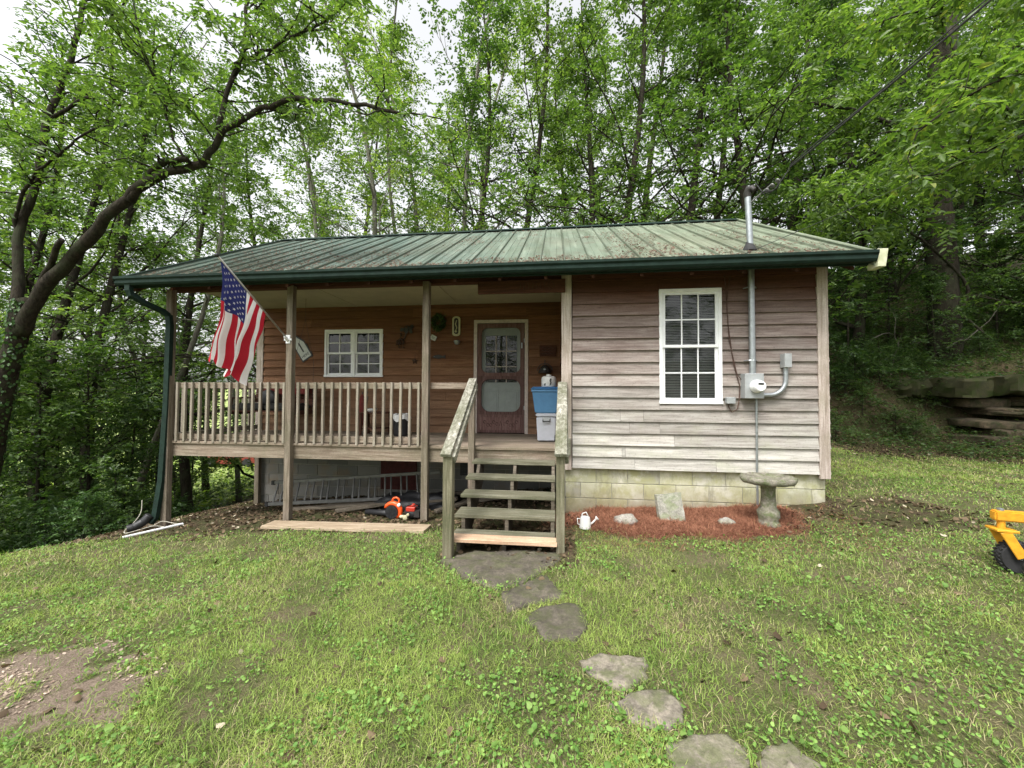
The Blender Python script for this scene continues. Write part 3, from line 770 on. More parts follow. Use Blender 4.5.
# deck
m = MB(); y = .0
k = 0
while y < YB - .03:
    y1 = y + .138; m.box(-.03, XC - .04, y - .035 if k == 0 else y, min(y1, YB - .004), DZ - .036, DZ + random.uniform(-.002, .002)); y += .143; k += 1
deck = m.build('deck_boards', M['board'], cabin, bevel=.003)
m = MB(); m.box(-.03, XC - .05, -.008, .030, .655, DZ - .038); m.box(-.03, .008, .031, YB - .01, .655, DZ - .038); m.build('rim_joist', M['board'], cabin, bevel=.003)
m = MB()
for k in range(1, 15): m.box(k * .4, k * .4 + .038, .032, YB - .01, .66, DZ - .038)
m.build('floor_joists', M['lumber'], cabin)
# railing
def railing(xa, xb, nb, name='railing'):
    rl = empty(name, (0, 0, 0), parent=cabin)
    m = MB(); m.box(xa, xb, -.008, .028, 1.665, 1.752); m.build('top_rail', M['board'], rl, bevel=.003)
    if nb:
        m = MB(); m.box(xa, xb, -.006, .028, .905, .985); m.build('bottom_rail', M['board'], rl, bevel=.003)
        for k in range(nb):
            x = xa + (xb - xa) * (k + .5) / nb + random.uniform(-.006, .006); tl = random.uniform(-.004, .004)
            m = MB(); a = .017
            m.hexa([Vector((x + s * a + (tl if z > 1 else 0), y, z)) for z in (.868 + random.uniform(-.006, .006), 1.755) for y in (-.046, -.012) for s in (-1, 1)])
            m.build('baluster', M['baluster'], rl, bevel=.002)
railing(.096, 1.95, 15); railing(2.046, 3.968, 15); railing(4.066, 4.62, 0)
rl = empty('railing', parent=cabin)
m = MB(); m.box(-.008, .028, .0, YB - .05, 1.665, 1.75); m.build('top_rail', M['rail'], rl, bevel=.003)
m = MB(); m.box(-.008, .028, .0, YB - .05, .905, .985); m.build('bottom_rail', M['rail'], rl, bevel=.003)
for k in range(11):
    y = .09 + k * .145; m = MB(); m.box(-.046, -.012, y - .017, y + .017, .868, 1.755); m.build('baluster', M['baluster'], rl, bevel=.002)

# stairs
st = empty('stairs', (0, 0, 0), parent=cabin)
TR = [(-.275, -.045, .730), (-.60, -.375, .600), (-.845, -.60, .452), (-1.10, -.82, .305), (-1.255, -1.10, .155)]
xl, xrr = 4.715, 5.79
for i, (ya, yb, z) in enumerate(TR):
    m = MB()
    if i < 4:
        m.box(xl, xrr, ya, yb, z - .038, z); m.build('tread', M['tread'], st, bevel=.004)
    else:
        m.box(xl + .02, xrr, ya + .01, yb, z - .038, z); m.build('tread', M['tread'], st, bevel=.004)
        m = MB(); m.box(xl, xrr + .02, ya - .145, ya + .004, z - .034, z + .003); tag(m.build('tread', M['tread_new'], st, bevel=.004), 'newer orange brown front board of the lowest step')
for x in (4.79, 5.26, 5.745):
    m = MB()
    poly = [(-1.30, -.05), (-1.30, .115)]
    for ya, yb, z in TR[::-1]: poly += [(ya + .01, z - .04), (yb + .0, z - .04)]
    poly += [(-.012, .69), (-.012, .45), (-1.0, -.12)]
    n = len(poly); v = [Vector((xx, y, z)) for xx in (x, x + .038) for y, z in poly]
    m.add(v, [tuple(range(n)), tuple(range(2 * n - 1, n - 1, -1))] + [(i, n + i, n + (i + 1) % n, (i + 1) % n) for i in range(n)])
    m.build('stringer', M['lumber'], st)
m = MB(); m.box(4.70, 4.795, -1.50, -1.405, -.18, .99); m.build('newel_post', M['newel'], st, bevel=.005)
m = MB(); m.box(5.80, 5.885, -1.37, -1.285, -.12, .99); m.build('newel_post', M['newel'], st, bevel=.005)
m = MB(); m.bar((4.735, -1.53, 1.00), (4.665, .0, 1.80), .105, .036); m.build('handrail', M['rail'], st, bevel=.004)
m = MB(); m.bar((4.800, -1.47, .95), (4.722, -.03, 1.70), .034, .085); m.build('rail_support', M['rail'], st, bevel=.004)
m = MB(); m.bar((5.845, -1.43, 1.01), (5.885, -.04, 1.75), .12, .036); m.build('handrail', M['rail'], st, bevel=.004)
m = MB(); m.bar((5.905, -1.35, .95), (5.93, -.05, 1.66), .036, .09); m.build('rail_support', M['rail'], st, bevel=.004)
m = MB(); m.box(5.905, 5.99, -.085, -.037, .80, 1.02); m.build('rail_block', M['rail'], st, bevel=.004)

# windows
def sash(wd, x0, x1, z0, z1, y, cols, rows, fr=.035, blind=True):
    f = MB(); d = .02
    f.box(x0, x1, y, y + d, z0, z0 + fr); f.box(x0, x1, y, y + d, z1 - fr, z1)
    f.box(x0, x0 + fr, y, y + d, z0 + fr, z1 - fr); f.box(x1 - fr, x1, y, y + d, z0 + fr, z1 - fr)
    iw, ih = (x1 - x0 - 2 * fr), (z1 - z0 - 2 * fr)
    for c in range(1, cols): xx = x0 + fr + iw * c / cols; f.box(xx - .008, xx + .008, y + .004, y + .012, z0 + fr, z1 - fr)
    for r in range(1, rows):
        zz = z0 + fr + ih * r / rows
        for c in range(cols):
            a, b = x0 + fr + iw * c / cols + .008 * (c > 0), x0 + fr + iw * (c + 1) / cols - .008 * (c < cols - 1)
            f.box(a, b, y + .004, y + .012, zz - .008, zz + .008)
    f.build('sash', M['white'], wd)
    p = MB(); p.add([(x0 + fr, y + .014, z0 + fr), (x1 - fr, y + .014, z0 + fr), (x1 - fr, y + .014, z1 - fr), (x0 + fr, y + .014, z1 - fr)], [(0, 1, 2, 3)])
    p.build('pane', M['glass'], wd)
def window(x0, x1, z0, z1, y, units, cols, rows, blinds):
    f = MB(); t = .042
    f.box(x0, x1, y - .036, y + .03, z1 - t, z1); f.box(x0 - .006, x1 + .006, y - .042, y + .03, z0, z0 + t)
    f.box(x0, x0 + t, y - .036, y + .03, z0 + t, z1 - t); f.box(x1 - t, x1, y - .036, y + .03, z0 + t, z1 - t)
    uw = (x1 - x0 - 2 * t)
    for u in range(1, units): xx = x0 + t + uw * u / units; f.box(xx - .03, xx + .03, y - .034, y + .03, z0 + t, z1 - t)
    wd = f.build('window', M['white'], cabin, bevel=.003)
    for u in range(units):
        a = x0 + t + uw * u / units + (.03 if u else 0); b = x0 + t + uw * (u + 1) / units - (.03 if u < units - 1 else 0); zm = (z0 + z1) / 2
        sash(wd, a, b, zm - .016, z1 - t, y - .022, cols, rows); sash(wd, a, b, z0 + t, zm + .016, y + .000, cols, rows)
    if blinds:
        b = MB(); z = z0 + .06
        while z < z1 - .05:
            M4 = Matrix.Translation((0, y + .075, z)) @ Matrix.Rotation(R(30), 4, 'X')
            b.box(x0 + .05, x1 - .05, -.0125, .0125, -.0006, .0006, M=M4); z += .0215
        b.build('blind', M['blind'], wd)
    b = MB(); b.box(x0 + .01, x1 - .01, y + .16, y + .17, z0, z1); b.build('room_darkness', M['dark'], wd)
window(*WF, .0, 1, 3, 2, True)
window(*WP, YB, 2, 2, 2, False)
# door
dr = empty('front_door', (0, 0, 0), parent=cabin)
m = MB(); a, b, c, e = DR; t = .062; y = YB
m.box(a, a + t, y - .034, y + .01, c + .001, e - t); m.box(b - t, b, y - .034, y + .01, c + .001, e - t); m.box(a, b, y - .036, y + .01, e - t, e)
m.build('door_frame', M['doortrim'], dr, bevel=.003)
# inner door
m = MB(); ia, ib, ic, ie = a + t, b - t, c + .012, e - t - .005
m.box(ia, ib, y + .045, y + .08, ic, ie)
for px0, px1, pz0, pz1 in ((ia + .12, (ia + ib) / 2 - .05, ic + .15, ic + .78), ((ia + ib) / 2 + .05, ib - .12, ic + .15, ic + .78)):
    m.box(px0, px1, y + .038, y + .044, pz0, pz1); m.box(px0 + .03, px1 - .03, y + .032, y + .037, pz0 + .03, pz1 - .03)
m.build('inner_door', M['door'], dr, bevel=.003)
m = MB(); lx0, lx1, lz0, lz1 = ia + .15, ib - .15, ic + .92, ie - .22
m.box(lx0, lx1, y + .036, y + .043, lz0, lz1); m.build('door_light_pane', M['dark'], dr)
m = MB(); m.add([(lx0, y + .034, lz0), (lx1, y + .034, lz0), (lx1, y + .034, lz1), (lx0, y + .034, lz1)], [(0, 1, 2, 3)]); m.build('door_glass', M['glass'], dr)
m = MB()
for k in (1, 2): xx = lx0 + (lx1 - lx0) * k / 3; m.box(xx - .008, xx + .008, y + .024, y + .032, lz0, lz1)
for k in (1, 2): zz = lz0 + (lz1 - lz0) * k / 3; m.box(lx0, lx1, y + .022, y + .0235, zz - .008, zz + .008)
m.build('door_muntins', M['doortrim'], dr)
# screen door: frame with two chamfered openings and a carved kick panel
sdm = MB(); sa, sb, sc_, se = ia + .006, ib - .006, ic + .004, ie - .004; y0, y1 = y - .024, y + .006
def ring(mb, X0, X1, Z0, Z1, x0, x1, z0, z1, ch, seg=4):
    inner = []; 
    for cx, cz, a0 in ((x1 - ch, z1 - ch, 0), (x0 + ch, z1 - ch, 90), (x0 + ch, z0 + ch, 180), (x1 - ch, z0 + ch, 270)):
        for k in range(seg + 1):
            q = R(a0 + 90 * k / seg); inner.append((cx + ch * math.cos(q), cz + ch * math.sin(q)))
    cx, cz = (X0 + X1) / 2, (Z0 + Z1) / 2; outer = []
    for ix, iz in inner:
        i = len(outer); q = i // (seg + 1); k = i % (seg + 1)
        cor = [(X1, Z1), (X0, Z1), (X0, Z0), (X1, Z0)][q]
        if k == 0: outer.append((cor[0], iz) if q in (0, 2) else (ix, cor[1]))
        elif k == seg: outer.append((ix, cor[1]) if q in (0, 2) else (cor[0], iz))
        else: outer.append(cor)
    n = len(inner)
    v = [Vector((x, yy, z)) for yy in (y0, y1) for x, z in inner] + [Vector((x, yy, z)) for yy in (y0, y1) for x, z in outer]
    F = []
    for i in range(n):
        j = (i + 1) % n
        F += [(i, j, 2 * n + j, 2 * n + i), (n + j, n + i, 3 * n + i, 3 * n + j), (j, i, n + i, n + j), (2 * n + i, 2 * n + j, 3 * n + j, 3 * n + i)]
    mb.add(v, F)
zk = sc_ + .33; zm = sc_ + 1.03
ring(sdm, sa, sb, zm, se, sa + .075, sb - .075, zm + .06, se - .075, .11)
ring(sdm, sa, sb, zk, zm - .001, sa + .075, sb - .075, zk + .05, zm - .06, .15, 5)
sdm.box(sa, sb, y0, y1, sc_, zk - .001)
sdm.box(sa + .05, sb - .05, y0 - .008, y0, sc_ + .05, zk - .05)
scd = sdm.build('screen_door', M['screen_wood'], dr, bevel=0)
m = MB()      # carved relief on the kick panel
for s in (-1, 1):
    for k in range(5):
        cx = (sa + sb) / 2 + s * (.07 + k * .055); cz = sc_ + .16 + .035 * math.sin(k * 1.9)
        m.tube([(cx + .024 * math.cos(q), y0 - .011, cz + .028 * math.sin(q)) for q in [j * math.pi / 4 for j in range(8)]], .005, 4)
m.tube([((sa + sb) / 2 - .03, y0 - .011, sc_ + .09), ((sa + sb) / 2, y0 - .011, sc_ + .21), ((sa + sb) / 2 + .03, y0 - .011, sc_ + .09)], .006, 4)
m.build('carved_ornament', M['screen_wood'], scd)
m = MB(); m.add([(sa + .04, y - .008, zk), (sb - .04, y - .008, zk), (sb - .04, y - .008, se - .04), (sa + .04, y - .008, se - .04)], [(0, 1, 2, 3)]); m.build('insect_screen', M['screen'], scd)
m = MB(); m.box(sb - .055, sb - .035, y0 - .03, y0 - .001, zm + .50, zm + .60); m.build('handle', M['galv'], scd, bevel=.002)
for zz in (sc_ + .42, se - .35):
    m = MB(); m.box(sb - .012, sb + .012, y0 - .008, y0 - .001, zz, zz + .07); m.build('hinge', M['galv'], scd)

# electric service: mast, meter, conduits, cables
sv = empty('electric_service', (8.22, 0, 0), parent=cabin)
def svb(mb, name, mat, par=None, **k):
    o = mb.build(name, mat, par or sv, **k)
    if par is None: o.location = (-8.22, 0, 0)
    return o
m = MB(); m.tube([(8.235, -.08, 1.86), (8.232, -.08, 3.3), (8.21, -.065, 4.11)], .036, 16); auto_smooth(svb(m, 'mast', M['galv']))
m = MB(); m.tube([(8.21, -.065, 4.10), (8.205, -.065, 4.16), (8.215, -.08, 4.20), (8.245, -.11, 4.20), (8.26, -.13, 4.16)], [.037, .042, .045, .038, .026], 12); auto_smooth(svb(m, 'weatherhead', M['darkiron']))
m = MB(); m.lathe([(.085, 0), (.08, .02), (.045, .09), (.034, .12)], 14, (8.222, -.066, 3.41)); svb(m, 'mast_flashing', M['rubber'])
for zz in (2.03, 2.95):
    m = MB(); m.tube([(8.16, -.03, zz), (8.19, -.09, zz), (8.235, -.112, zz), (8.275, -.09, zz), (8.31, -.03, zz)], .008, 6); svb(m, 'pipe_clamp', M['galv'])
m = MB(); m.box(8.115, 8.335, -.15, -.026, 1.555, 1.865); mtb = svb(m, 'meter_box', M['meter'], bevel=.006)
m = MB(); m.lathe([(.08, 0), (.08, .03), (.068, .05), (.068, .09), (.055, .105)], 20, (8.245, -.151, 1.705), Matrix.Rotation(R(90), 4, 'X')); auto_smooth(svb(m, 'meter_dial', M['white'], mtb))
m = MB(); m.box(8.215, 8.275, -.262, -.2575, 1.725, 1.745); svb(m, 'meter_display', M['black'], mtb)
m = MB(); arc = [(8.335, -.07, 1.60)] + [(8.44 + .185 * math.sin(q) , -.07, 1.60 + .19 * (1 - math.cos(q))) for q in [R(k * 15) for k in range(0, 7)]] + [(8.626, -.07, 1.96)]
m.tube(arc, .027, 12); auto_smooth(svb(m, 'conduit_elbow', M['galv']))
m = MB(); m.box(8.585, 8.668, -.13, -.024, 1.94, 2.11); svb(m, 'conduit_box', M['meter'], bevel=.004)
m = MB(); m.tube([(8.29, -.05, 1.555), (8.29, -.045, .62), (8.30, -.03, .2)], .013, 8); svb(m, 'ground_conduit', M['galv'])
m = MB(); m.box(7.93, 8.03, -.09, -.024, 1.49, 1.57); svb(m, 'junction_box', M['meter'], bevel=.004)
m = MB(); m.tube([(7.93, -.04, 3.13), (7.95, -.035, 2.95), (7.97, -.035, 2.5), (8.03, -.035, 2.0), (8.10, -.04, 1.72), (8.09, -.05, 1.55), (8.06, -.06, 1.42), (8.0, -.05, 1.38), (7.96, -.05, 1.45), (7.97, -.05, 1.52)], .006, 6)
m.tube([(8.0, -.04, 3.12), (7.96, -.035, 2.8), (7.98, -.035, 2.3), (8.07, -.04, 1.86), (8.125, -.05, 1.78)], .005, 6); svb(m, 'cable', M['rust'])
m = MB()
for a_, b_ in (((8.23, -.085, 4.02), (8.40, -.25, 4.16)),): m.tube([a_, b_], [.009, .011], 8)
for k in range(3): m.lathe([(.014, 0), (.030, .008), (.030, .022), (.014, .032)], 10, Vector((8.36, -.2, 4.10)) + Vector((.04, -.04, .035)) * k, Matrix.Rotation(R(45), 4, 'Y'))
svb(m, 'insulator', M['alu'])
m = MB()
for k in range(3):
    q = k - 1; m.tube([(8.27, -.13, 4.25), (8.33 + .02 * q, -.2, 4.10 - .03 * k), (8.42, -.28 - .02 * q, 4.08), (8.52, -.40, 4.26)], .006, 5)
svb(m, 'drip_loop', M['rubber'])
def sag(a, b, s, n=14): 
    a, b = Vector(a), Vector(b); return [a.lerp(b, i / n) + Vector((0, 0, -s * 4 * (i / n) * (1 - i / n))) for i in range(n + 1)]
Q = at(976, 2, 3.1); E_ = Vector((8.52, -.40, 4.27)); far = E_ + (Q - E_) * 3.2
m = MB(); m.tube(sag(E_, far, .10), .0095, 6); m.tube([p + Vector((.0, .0, .022 + .012 * math.sin(i * 2))) for i, p in enumerate(sag(E_, far, .09))], .006, 5)
pl = m.build('power_line', M['rubber']); tag(pl, 'thick black twisted power cable running from the roof mast up over the trees', 'cable')
a_ = Vector((7.93, -.47, 3.22)); b_ = at(1024, 128, 5.2); far2 = a_ + (b_ - a_) * 2.2
m = MB(); m.tube(sag(a_, far2, .06), .0035, 5); tag(m.build('phone_line', M['rubber']), 'thin dark wire running from the eave into the trees on the right', 'cable')
# ================================================================ THINGS AROUND THE CABIN
def on_y(px, py, Y):
    """point of the vertical plane y = Y behind this pixel (used to read positions off the photograph)"""
    d = at(px, py, 1.0) - CAM_LOC; return CAM_LOC + d * ((Y - CAM_LOC.y) / d.y)
def blob(mb, c, r, seed=0, n=12, amp=.18, mi=0, M4=None, fr=2.0):
    """uneven rounded lump"""
    c = Vector(c); base = len(mb.v); rs = random.Random(seed); ph = [rs.uniform(0, 6.28) for _ in range(6)]
    rows = n // 2
    for i in range(rows + 1):
        th = math.pi * i / rows
        for k in range(n):
            a = 2 * math.pi * k / n; d = Vector((math.sin(th) * math.cos(a), math.sin(th) * math.sin(a), math.cos(th)))
            q = 1 + amp * (math.sin(d.x * fr * 2 + ph[0]) * math.sin(d.y * fr * 2.3 + ph[1]) + .6 * math.sin(d.z * fr * 3 + ph[2]) * math.sin(d.x * fr * 4 + ph[3]) + .3 * math.sin(d.y * 9 + ph[4]))
            p = Vector((d.x * r[0] * q, d.y * r[1] * q, d.z * r[2] * q))
            if M4 is not None: p = M4 @ p
            mb.v.append(tuple(c + p))
    for i in range(rows):
        for k in range(n):
            a, b = base + i * n + k, base + i * n + (k + 1) % n
            mb.f.append((a, b, b + n, a + n)[::-1]); mb.mi.append(mi)

# --- stepping stones
STL = ['largest dark flagstone lying directly at the foot of the steps', 'wedge shaped dark flagstone touching the large stone below the steps', 'brownish flagstone third from the steps, just before the grass gap',
       'pale flagstone first after the grass gap in the path', 'rounded grey flagstone second after the grass gap', 'pale flagstone with a dark dead leaf at the bottom edge of the photo', 'last flagstone cut by the bottom edge, farthest from the steps']
for q, (poly, lab) in enumerate(zip(STONES, STL)):
    rs = np.random.RandomState(q + 50); fine = []
    for (a, b), (c, d) in zip(poly, poly[1:] + poly[:1]):
        n = max(2, int(math.hypot(c - a, d - b) / .045))
        for k in range(n): fine.append((a + (c - a) * k / n + rs.normal(0, .011), b + (d - b) * k / n + rs.normal(0, .011)))
    cx, cy = np.mean(poly, axis=0); z0 = gz(cx, cy); v = []; F = []; N = len(fine)
    top = max(gz(x, y) for x, y in fine[::3]) + .012
    rings = ((1.02, -.07), (1.0, -.020), (.975, -.006), (.88, -.002), (.75, .0), (.6, .0), (.45, .001), (.3, .0), (.12, .002))
    for s, dz in rings:
        for x, y in fine:
            X_, Y_ = cx + (x - cx) * s, cy + (y - cy) * s
            v.append((X_, Y_, .5 * top + .5 * gz(X_, Y_) + .008 + dz + (fnoise(np.array([X_ * 9]), np.array([Y_ * 9]), q)[0] - .5) * .034 + (fnoise(np.array([X_ * 2]), np.array([Y_ * 2]), q)[0] - .5) * .02))
    v.append((cx, cy, .5 * top + .5 * z0 + .028))
    for r_ in range(len(rings) - 1):
        for i in range(N): j = (i + 1) % N; F.append((r_ * N + i, r_ * N + j, (r_ + 1) * N + j, (r_ + 1) * N + i))
    for i in range(N): F.append(((len(rings) - 1) * N + i, (len(rings) - 1) * N + (i + 1) % N, len(v) - 1))
    me = bpy.data.meshes.new('stepping_stone'); me.from_pydata(v, [], F)
    o = link('stepping_stone', me, M['flag_stone' if q < 3 else 'flag_pale'], smooth=True); tag(o, lab, 'stepping stone', 'stepping stones leading to the steps')

# --- flag on a pole
fl = empty('flag', (1.978, -.055, 2.355)); tag(fl, 'american flag hanging from a slanted pole fixed to the porch post', 'flag'); O = fl.location
def sub(o): o.location = -O; return o
tipp = Vector((2.075, -1.36, 3.115)); br = Vector((1.985, -.10, 2.365))
m = MB(); m.tube([br, br.lerp(tipp, .5), tipp], .0125, 10); sub(m.build('pole', M['flagpole'], fl, smooth=True))
m = MB(); blob(m, tipp + Vector((0, -.01, .005)), (.024, .024, .024), 1, 10, 0); sub(m.build('finial', M['black'], fl, smooth=True))
m = MB(); m.box(1.955, 2.02, -.108, -.099, 2.31, 2.43); m.tube([(1.985, -.105, 2.35), (1.99, -.17, 2.40)], .02, 8); m.box(1.93, 2.045, -.112, -.106, 2.35, 2.38); sub(m.build('bracket', M['white'], fl))
FA, FB = br.lerp(tipp, .965), br.lerp(tipp, .375); nu, nv = 46, 52
EA, EB = Vector((1.99, -1.40, 1.97)), Vector((1.95, -.83, 1.72))
def fpt(u, v, off=0):
    h = FA.lerp(FB, v) - Vector((0, 0, .012)); e = EA.lerp(EB, v); 
    vv = v + .05 * u * math.sin(v * 6.28)
    p = h.lerp(EA.lerp(EB, vv), u) + Vector((0, .07 * math.sin(u * 2.6) * (1 - v), 0))
    am = (.35 + .65 * u) * min(1, u * 4)
    w_ = .062 * math.sin(v * 12.5 + 1.1 + u * 1.2) + .028 * math.sin(v * 25 - u * 3 + .5) + .016 * math.sin(u * 14 + v * 5)
    p += Vector((1, 0, 0)) * w_ * am + Vector((0, 1, 0)) * .030 * math.cos(v * 12.5 + 1.1 + u * 1.2) * am
    p.z += -.05 * u * math.sin(v * 12.5 + 2.2) * u + .03 * u * math.sin(v * 20)
    return p + Vector((off, 0, 0))
v = [fpt(i / nu, j / nv) for j in range(nv + 1) for i in range(nu + 1)]; F = []; mi = []
for j in range(nv):
    for i in range(nu):
        F.append((j * (nu + 1) + i, j * (nu + 1) + i + 1, (j + 1) * (nu + 1) + i + 1, (j + 1) * (nu + 1) + i)); s = int(j / nv * 13)
        mi.append(2 if ((i + .5) / nu < .4 and s < 7) else (0 if s % 2 == 0 else 1))
me = bpy.data.meshes.new('cloth'); me.from_pydata(v, [], F); me.polygons.foreach_set('material_index', mi)
cl = link('cloth', me, [M['fred'], M['fwhite'], M['fblue']], fl, smooth=True); cl.location = -O
sv_, sf_ = [], []
for r_ in range(9):
    for c_ in range(6 if r_ % 2 == 0 else 5):
        cu = .4 * ((c_ * 2 + 1 + (r_ % 2)) / 12); cv = 7 / 13 * ((r_ + 1) / 10)
        for off in (.005, -.005):
            b0 = len(sv_)
            for k in range(10):
                a = math.pi * k / 5; rr = .0165 if k % 2 == 0 else .0068; du = rr * math.sin(a) / 1.0; dv = rr * math.cos(a) / .75
                p = fpt(cu + du, max(0, cv + dv), off); sv_.append(tuple(p))
            sv_.append(tuple(fpt(cu, cv, off * 1.1)))
            for k in range(10): sf_.append((b0 + k, b0 + (k + 1) % 10, b0 + 10))
me = bpy.data.meshes.new('stars'); me.from_pydata(sv_, [], sf_); link('stars', me, M['fwhite'], cl)

# --- wall hangings on the porch wall
YW = YB - .028
def letters(txt, size, mat, Mx, name, parent, ext=.0015):
    cu = bpy.data.curves.new(name, 'FONT'); cu.body = txt; cu.size = size; cu.extrude = ext; cu.align_x = 'CENTER'; cu.align_y = 'CENTER'
    o = bpy.data.objects.new(name + '_tmp', cu); me = bpy.data.meshes.new_from_object(o, depsgraph=None) if False else None
    COL.objects.link(o); dg = bpy.context.evaluated_depsgraph_get(); me = bpy.data.meshes.new_from_object(o.evaluated_get(dg)); bpy.data.objects.remove(o); bpy.data.curves.remove(cu)
    me.transform(Mx); me.materials.clear(); return link(name, me, mat, parent)
c = on_y(302.5, 349.5, YW); c.y = 0
sg = empty('wall_sign', (c.x, YW, c.z)); tag(sg, 'white tilted wall sign with black border and lettering, half hidden by the porch post', 'sign')
Rt = Matrix.Rotation(R(-33), 4, 'Y')
m = MB(); m.prism([(-.125, -.22), (.125, -.22), (.125, .12), (0, .36), (-.125, .12)], -.006, .006, M=Rt @ Matrix.Rotation(R(90), 4, 'X')); o = m.build('sign_border', M['black'], sg)
m = MB(); m.prism([(-.100, -.195), (.100, -.195), (.100, .108), (0, .305), (-.100, .108)], .007, .011, M=Rt @ Matrix.Rotation(R(90), 4, 'X')); m.build('sign_face', M['signwhite'], sg)
RX = Matrix.Rotation(R(90), 4, 'X')
letters('HERE', .072, M['black'], Rt @ Matrix.Translation((0, -.012, -.135)) @ RX, 'lettering', sg)
letters('1', .30, M['black'], Rt @ Matrix.Translation((0, -.012, .03)) @ RX, 'lettering', sg)

def wall_thing(name, px, py, label, cat):
    p = on_y(px, py, YW); e = empty(name, p); tag(e, label, cat); return e
e = wall_thing('iron_ornament', 406, 335, 'dark wrought iron vine ornament on the porch wall right of the window', 'wall ornament')
m = MB(); rs = random.Random(3)
m.tube([(-.14 + .28 * k / 12, -.015, -.20 + .42 * k / 12 + .05 * math.sin(k)) for k in range(13)], .010, 6)
m.tube([(.02 + .07 * math.cos(k * .7) * (1 - k / 14), -.02, .10 + .07 * math.sin(k * .7)) for k in range(11)], .008, 6)
m.build('scroll', M['darkiron'], e)
m = MB()
for k in range(24): blob(m, (-.10 + rs.gauss(0, .035), -.025 - rs.random() * .02, -.13 + rs.gauss(0, .045)), (.02,) * 3, k, 8, 0)
m.build('fruit', M['rust'], e, smooth=True)
m = MB()
for k in range(9):
    a = rs.uniform(0, 6.28); cx, cz = rs.uniform(-.06, .13), rs.uniform(-.06, .2); Mx = Matrix.Translation((cx, -.03, cz)) @ Matrix.Rotation(a, 4, 'Y') @ RX @ Matrix.Rotation(rs.uniform(-.5, .5), 4, 'X')
    m.prism([(0, 0), (.03, .02), (.035, .05), (0, .085), (-.035, .05), (-.03, .02)], -.002, .002, M=Mx)
m.build('leaves', M['darkiron'], e)
e = wall_thing('metal_star', 415, 361, 'small dark metal star on the wall below the iron vine', 'wall ornament')
m = MB(); v = [(0, -.035, 0)] + [(math.sin(math.pi * k / 5) * (.075 if k % 2 == 0 else .030), -.004, math.cos(math.pi * k / 5) * (.075 if k % 2 == 0 else .030)) for k in range(10)] + [(0, 0, 0)]
m.add(v, [(0, 1 + (k + 1) % 10, 1 + k) for k in range(10)] + [(11, 1 + k, 1 + (k + 1) % 10) for k in range(10)]); m.build('star', M['rust'], e)
m = MB(); m.tube([(0, -.01, .07), (.01, -.01, .12)], .003, 5); m.build('hook', M['darkiron'], e)
e = wall_thing('wreath', 439, 323, 'dark green evergreen wreath hung beside the middle porch post', 'wreath')
m = MB(); m.tube([(.075 * math.cos(k * .5236), -.03, .10 * math.sin(k * .5236)) for k in range(13)], .02, 8); m.build('ring', M['rust'], e)
rs2 = np.random.RandomState(9); n = 900; a = rs2.uniform(0, 6.28, n); P = np.column_stack([.075 * np.cos(a), np.full(n, -.035), .10 * np.sin(a)]) + rs2.normal(0, .022, (n, 3)); D = np.column_stack([np.cos(a), np.zeros(n), np.sin(a)]) + rs2.normal(0, .8, (n, 3))
DEFER = [(e, P, D, rs2.normal(0, 1, (n, 3)), .055 * rs2.uniform(.6, 1.2, n))]
e = wall_thing('name_tag', 434, 338, 'small pale square card hanging tilted below the wreath', 'card')
m = MB(); m.box(-.055, .055, -.04, -.034, -.045, .045, M=Matrix.Rotation(R(28), 4, 'Y')); m.build('card', M['signwhite'], e)
m = MB(); m.box(-.035, .035, -.0425, -.0405, .006, .012, M=Matrix.Rotation(R(28), 4, 'Y')); m.box(-.03, .02, -.0425, -.0405, -.014, -.008, M=Matrix.Rotation(R(28), 4, 'Y')); m.build('ink_line', M['black'], e)
e = wall_thing('wall_lantern', 456.5, 326, 'cream framed lantern plate with rounded ends on the wall left of the door', 'wall lamp')
m = MB(); pl_ = [(.075 * math.cos(R(a)) , .13 + .05 * math.sin(R(a))) for a in range(0, 181, 30)] + [(-.075 * math.cos(R(a)), -.15 - .04 * math.sin(R(a))) for a in range(0, 181, 30)]
m.prism(pl_, .0, .02, M=RX); m.build('frame', M['cream'], e, bevel=.004)
m = MB(); m.prism([(x * .55, z * .8) for x, z in pl_], .0205, .028, M=RX); m.build('inlay', M['darkiron'], e)
m = MB(); m.tube([(-.012, -.032, -.10), (.014, -.032, -.04), (-.012, -.032, .03), (.012, -.032, .1)], .010, 6); m.lathe([(.0, 0), (.022, .01), (.024, .03), (0, .05)], 10, (0, -.04, -.13)); m.build('stem', M['cream'], e)
e = wall_thing('candle_cup', 458, 343, 'small glass and metal candle cup on the wall under the lantern', 'candle holder')
m = MB(); m.lathe([(.03, -.04), (.055, .0), (.06, .03), (.052, .03), (.03, -.02)], 14, (0, -.075, 0)); auto_smooth(m.build('cup', M['galv'], e))
m = MB(); m.tube([(0, -.004, .06), (0, -.05, .05), (0, -.075, -.035)], .006, 6); m.build('arm', M['darkiron'], e)
e = wall_thing('horseshoe', 439, 357, 'grey metal fish shaped ornament low on the wall beside the post', 'wall ornament')
m = MB(); m.prism([(-.14, 0), (-.08, .035), (0, .045), (.08, .02), (.13, .04), (.12, 0), (.13, -.04), (.08, -.015), (0, -.035), (-.08, -.025)], 0, .012, M=RX); m.build('fish', M['darkiron'], e, bevel=.003); e.name = 'fish_ornament'
m = MB(); blob(m, (-.09, -.014, .008), (.008, .004, .008), 2, 8, 0); bpy.context.view_layer.update(); m.build('eye', M['galv'], e)
e = wall_thing('wooden_plaque', 548, 351, 'dark wooden plaque on the shaded wall right of the screen door', 'plaque')
m = MB(); m.box(-.15, .15, -.022, -.002, -.10, .10); m.build('board', M['darkwood'], e, bevel=.006); m = MB()
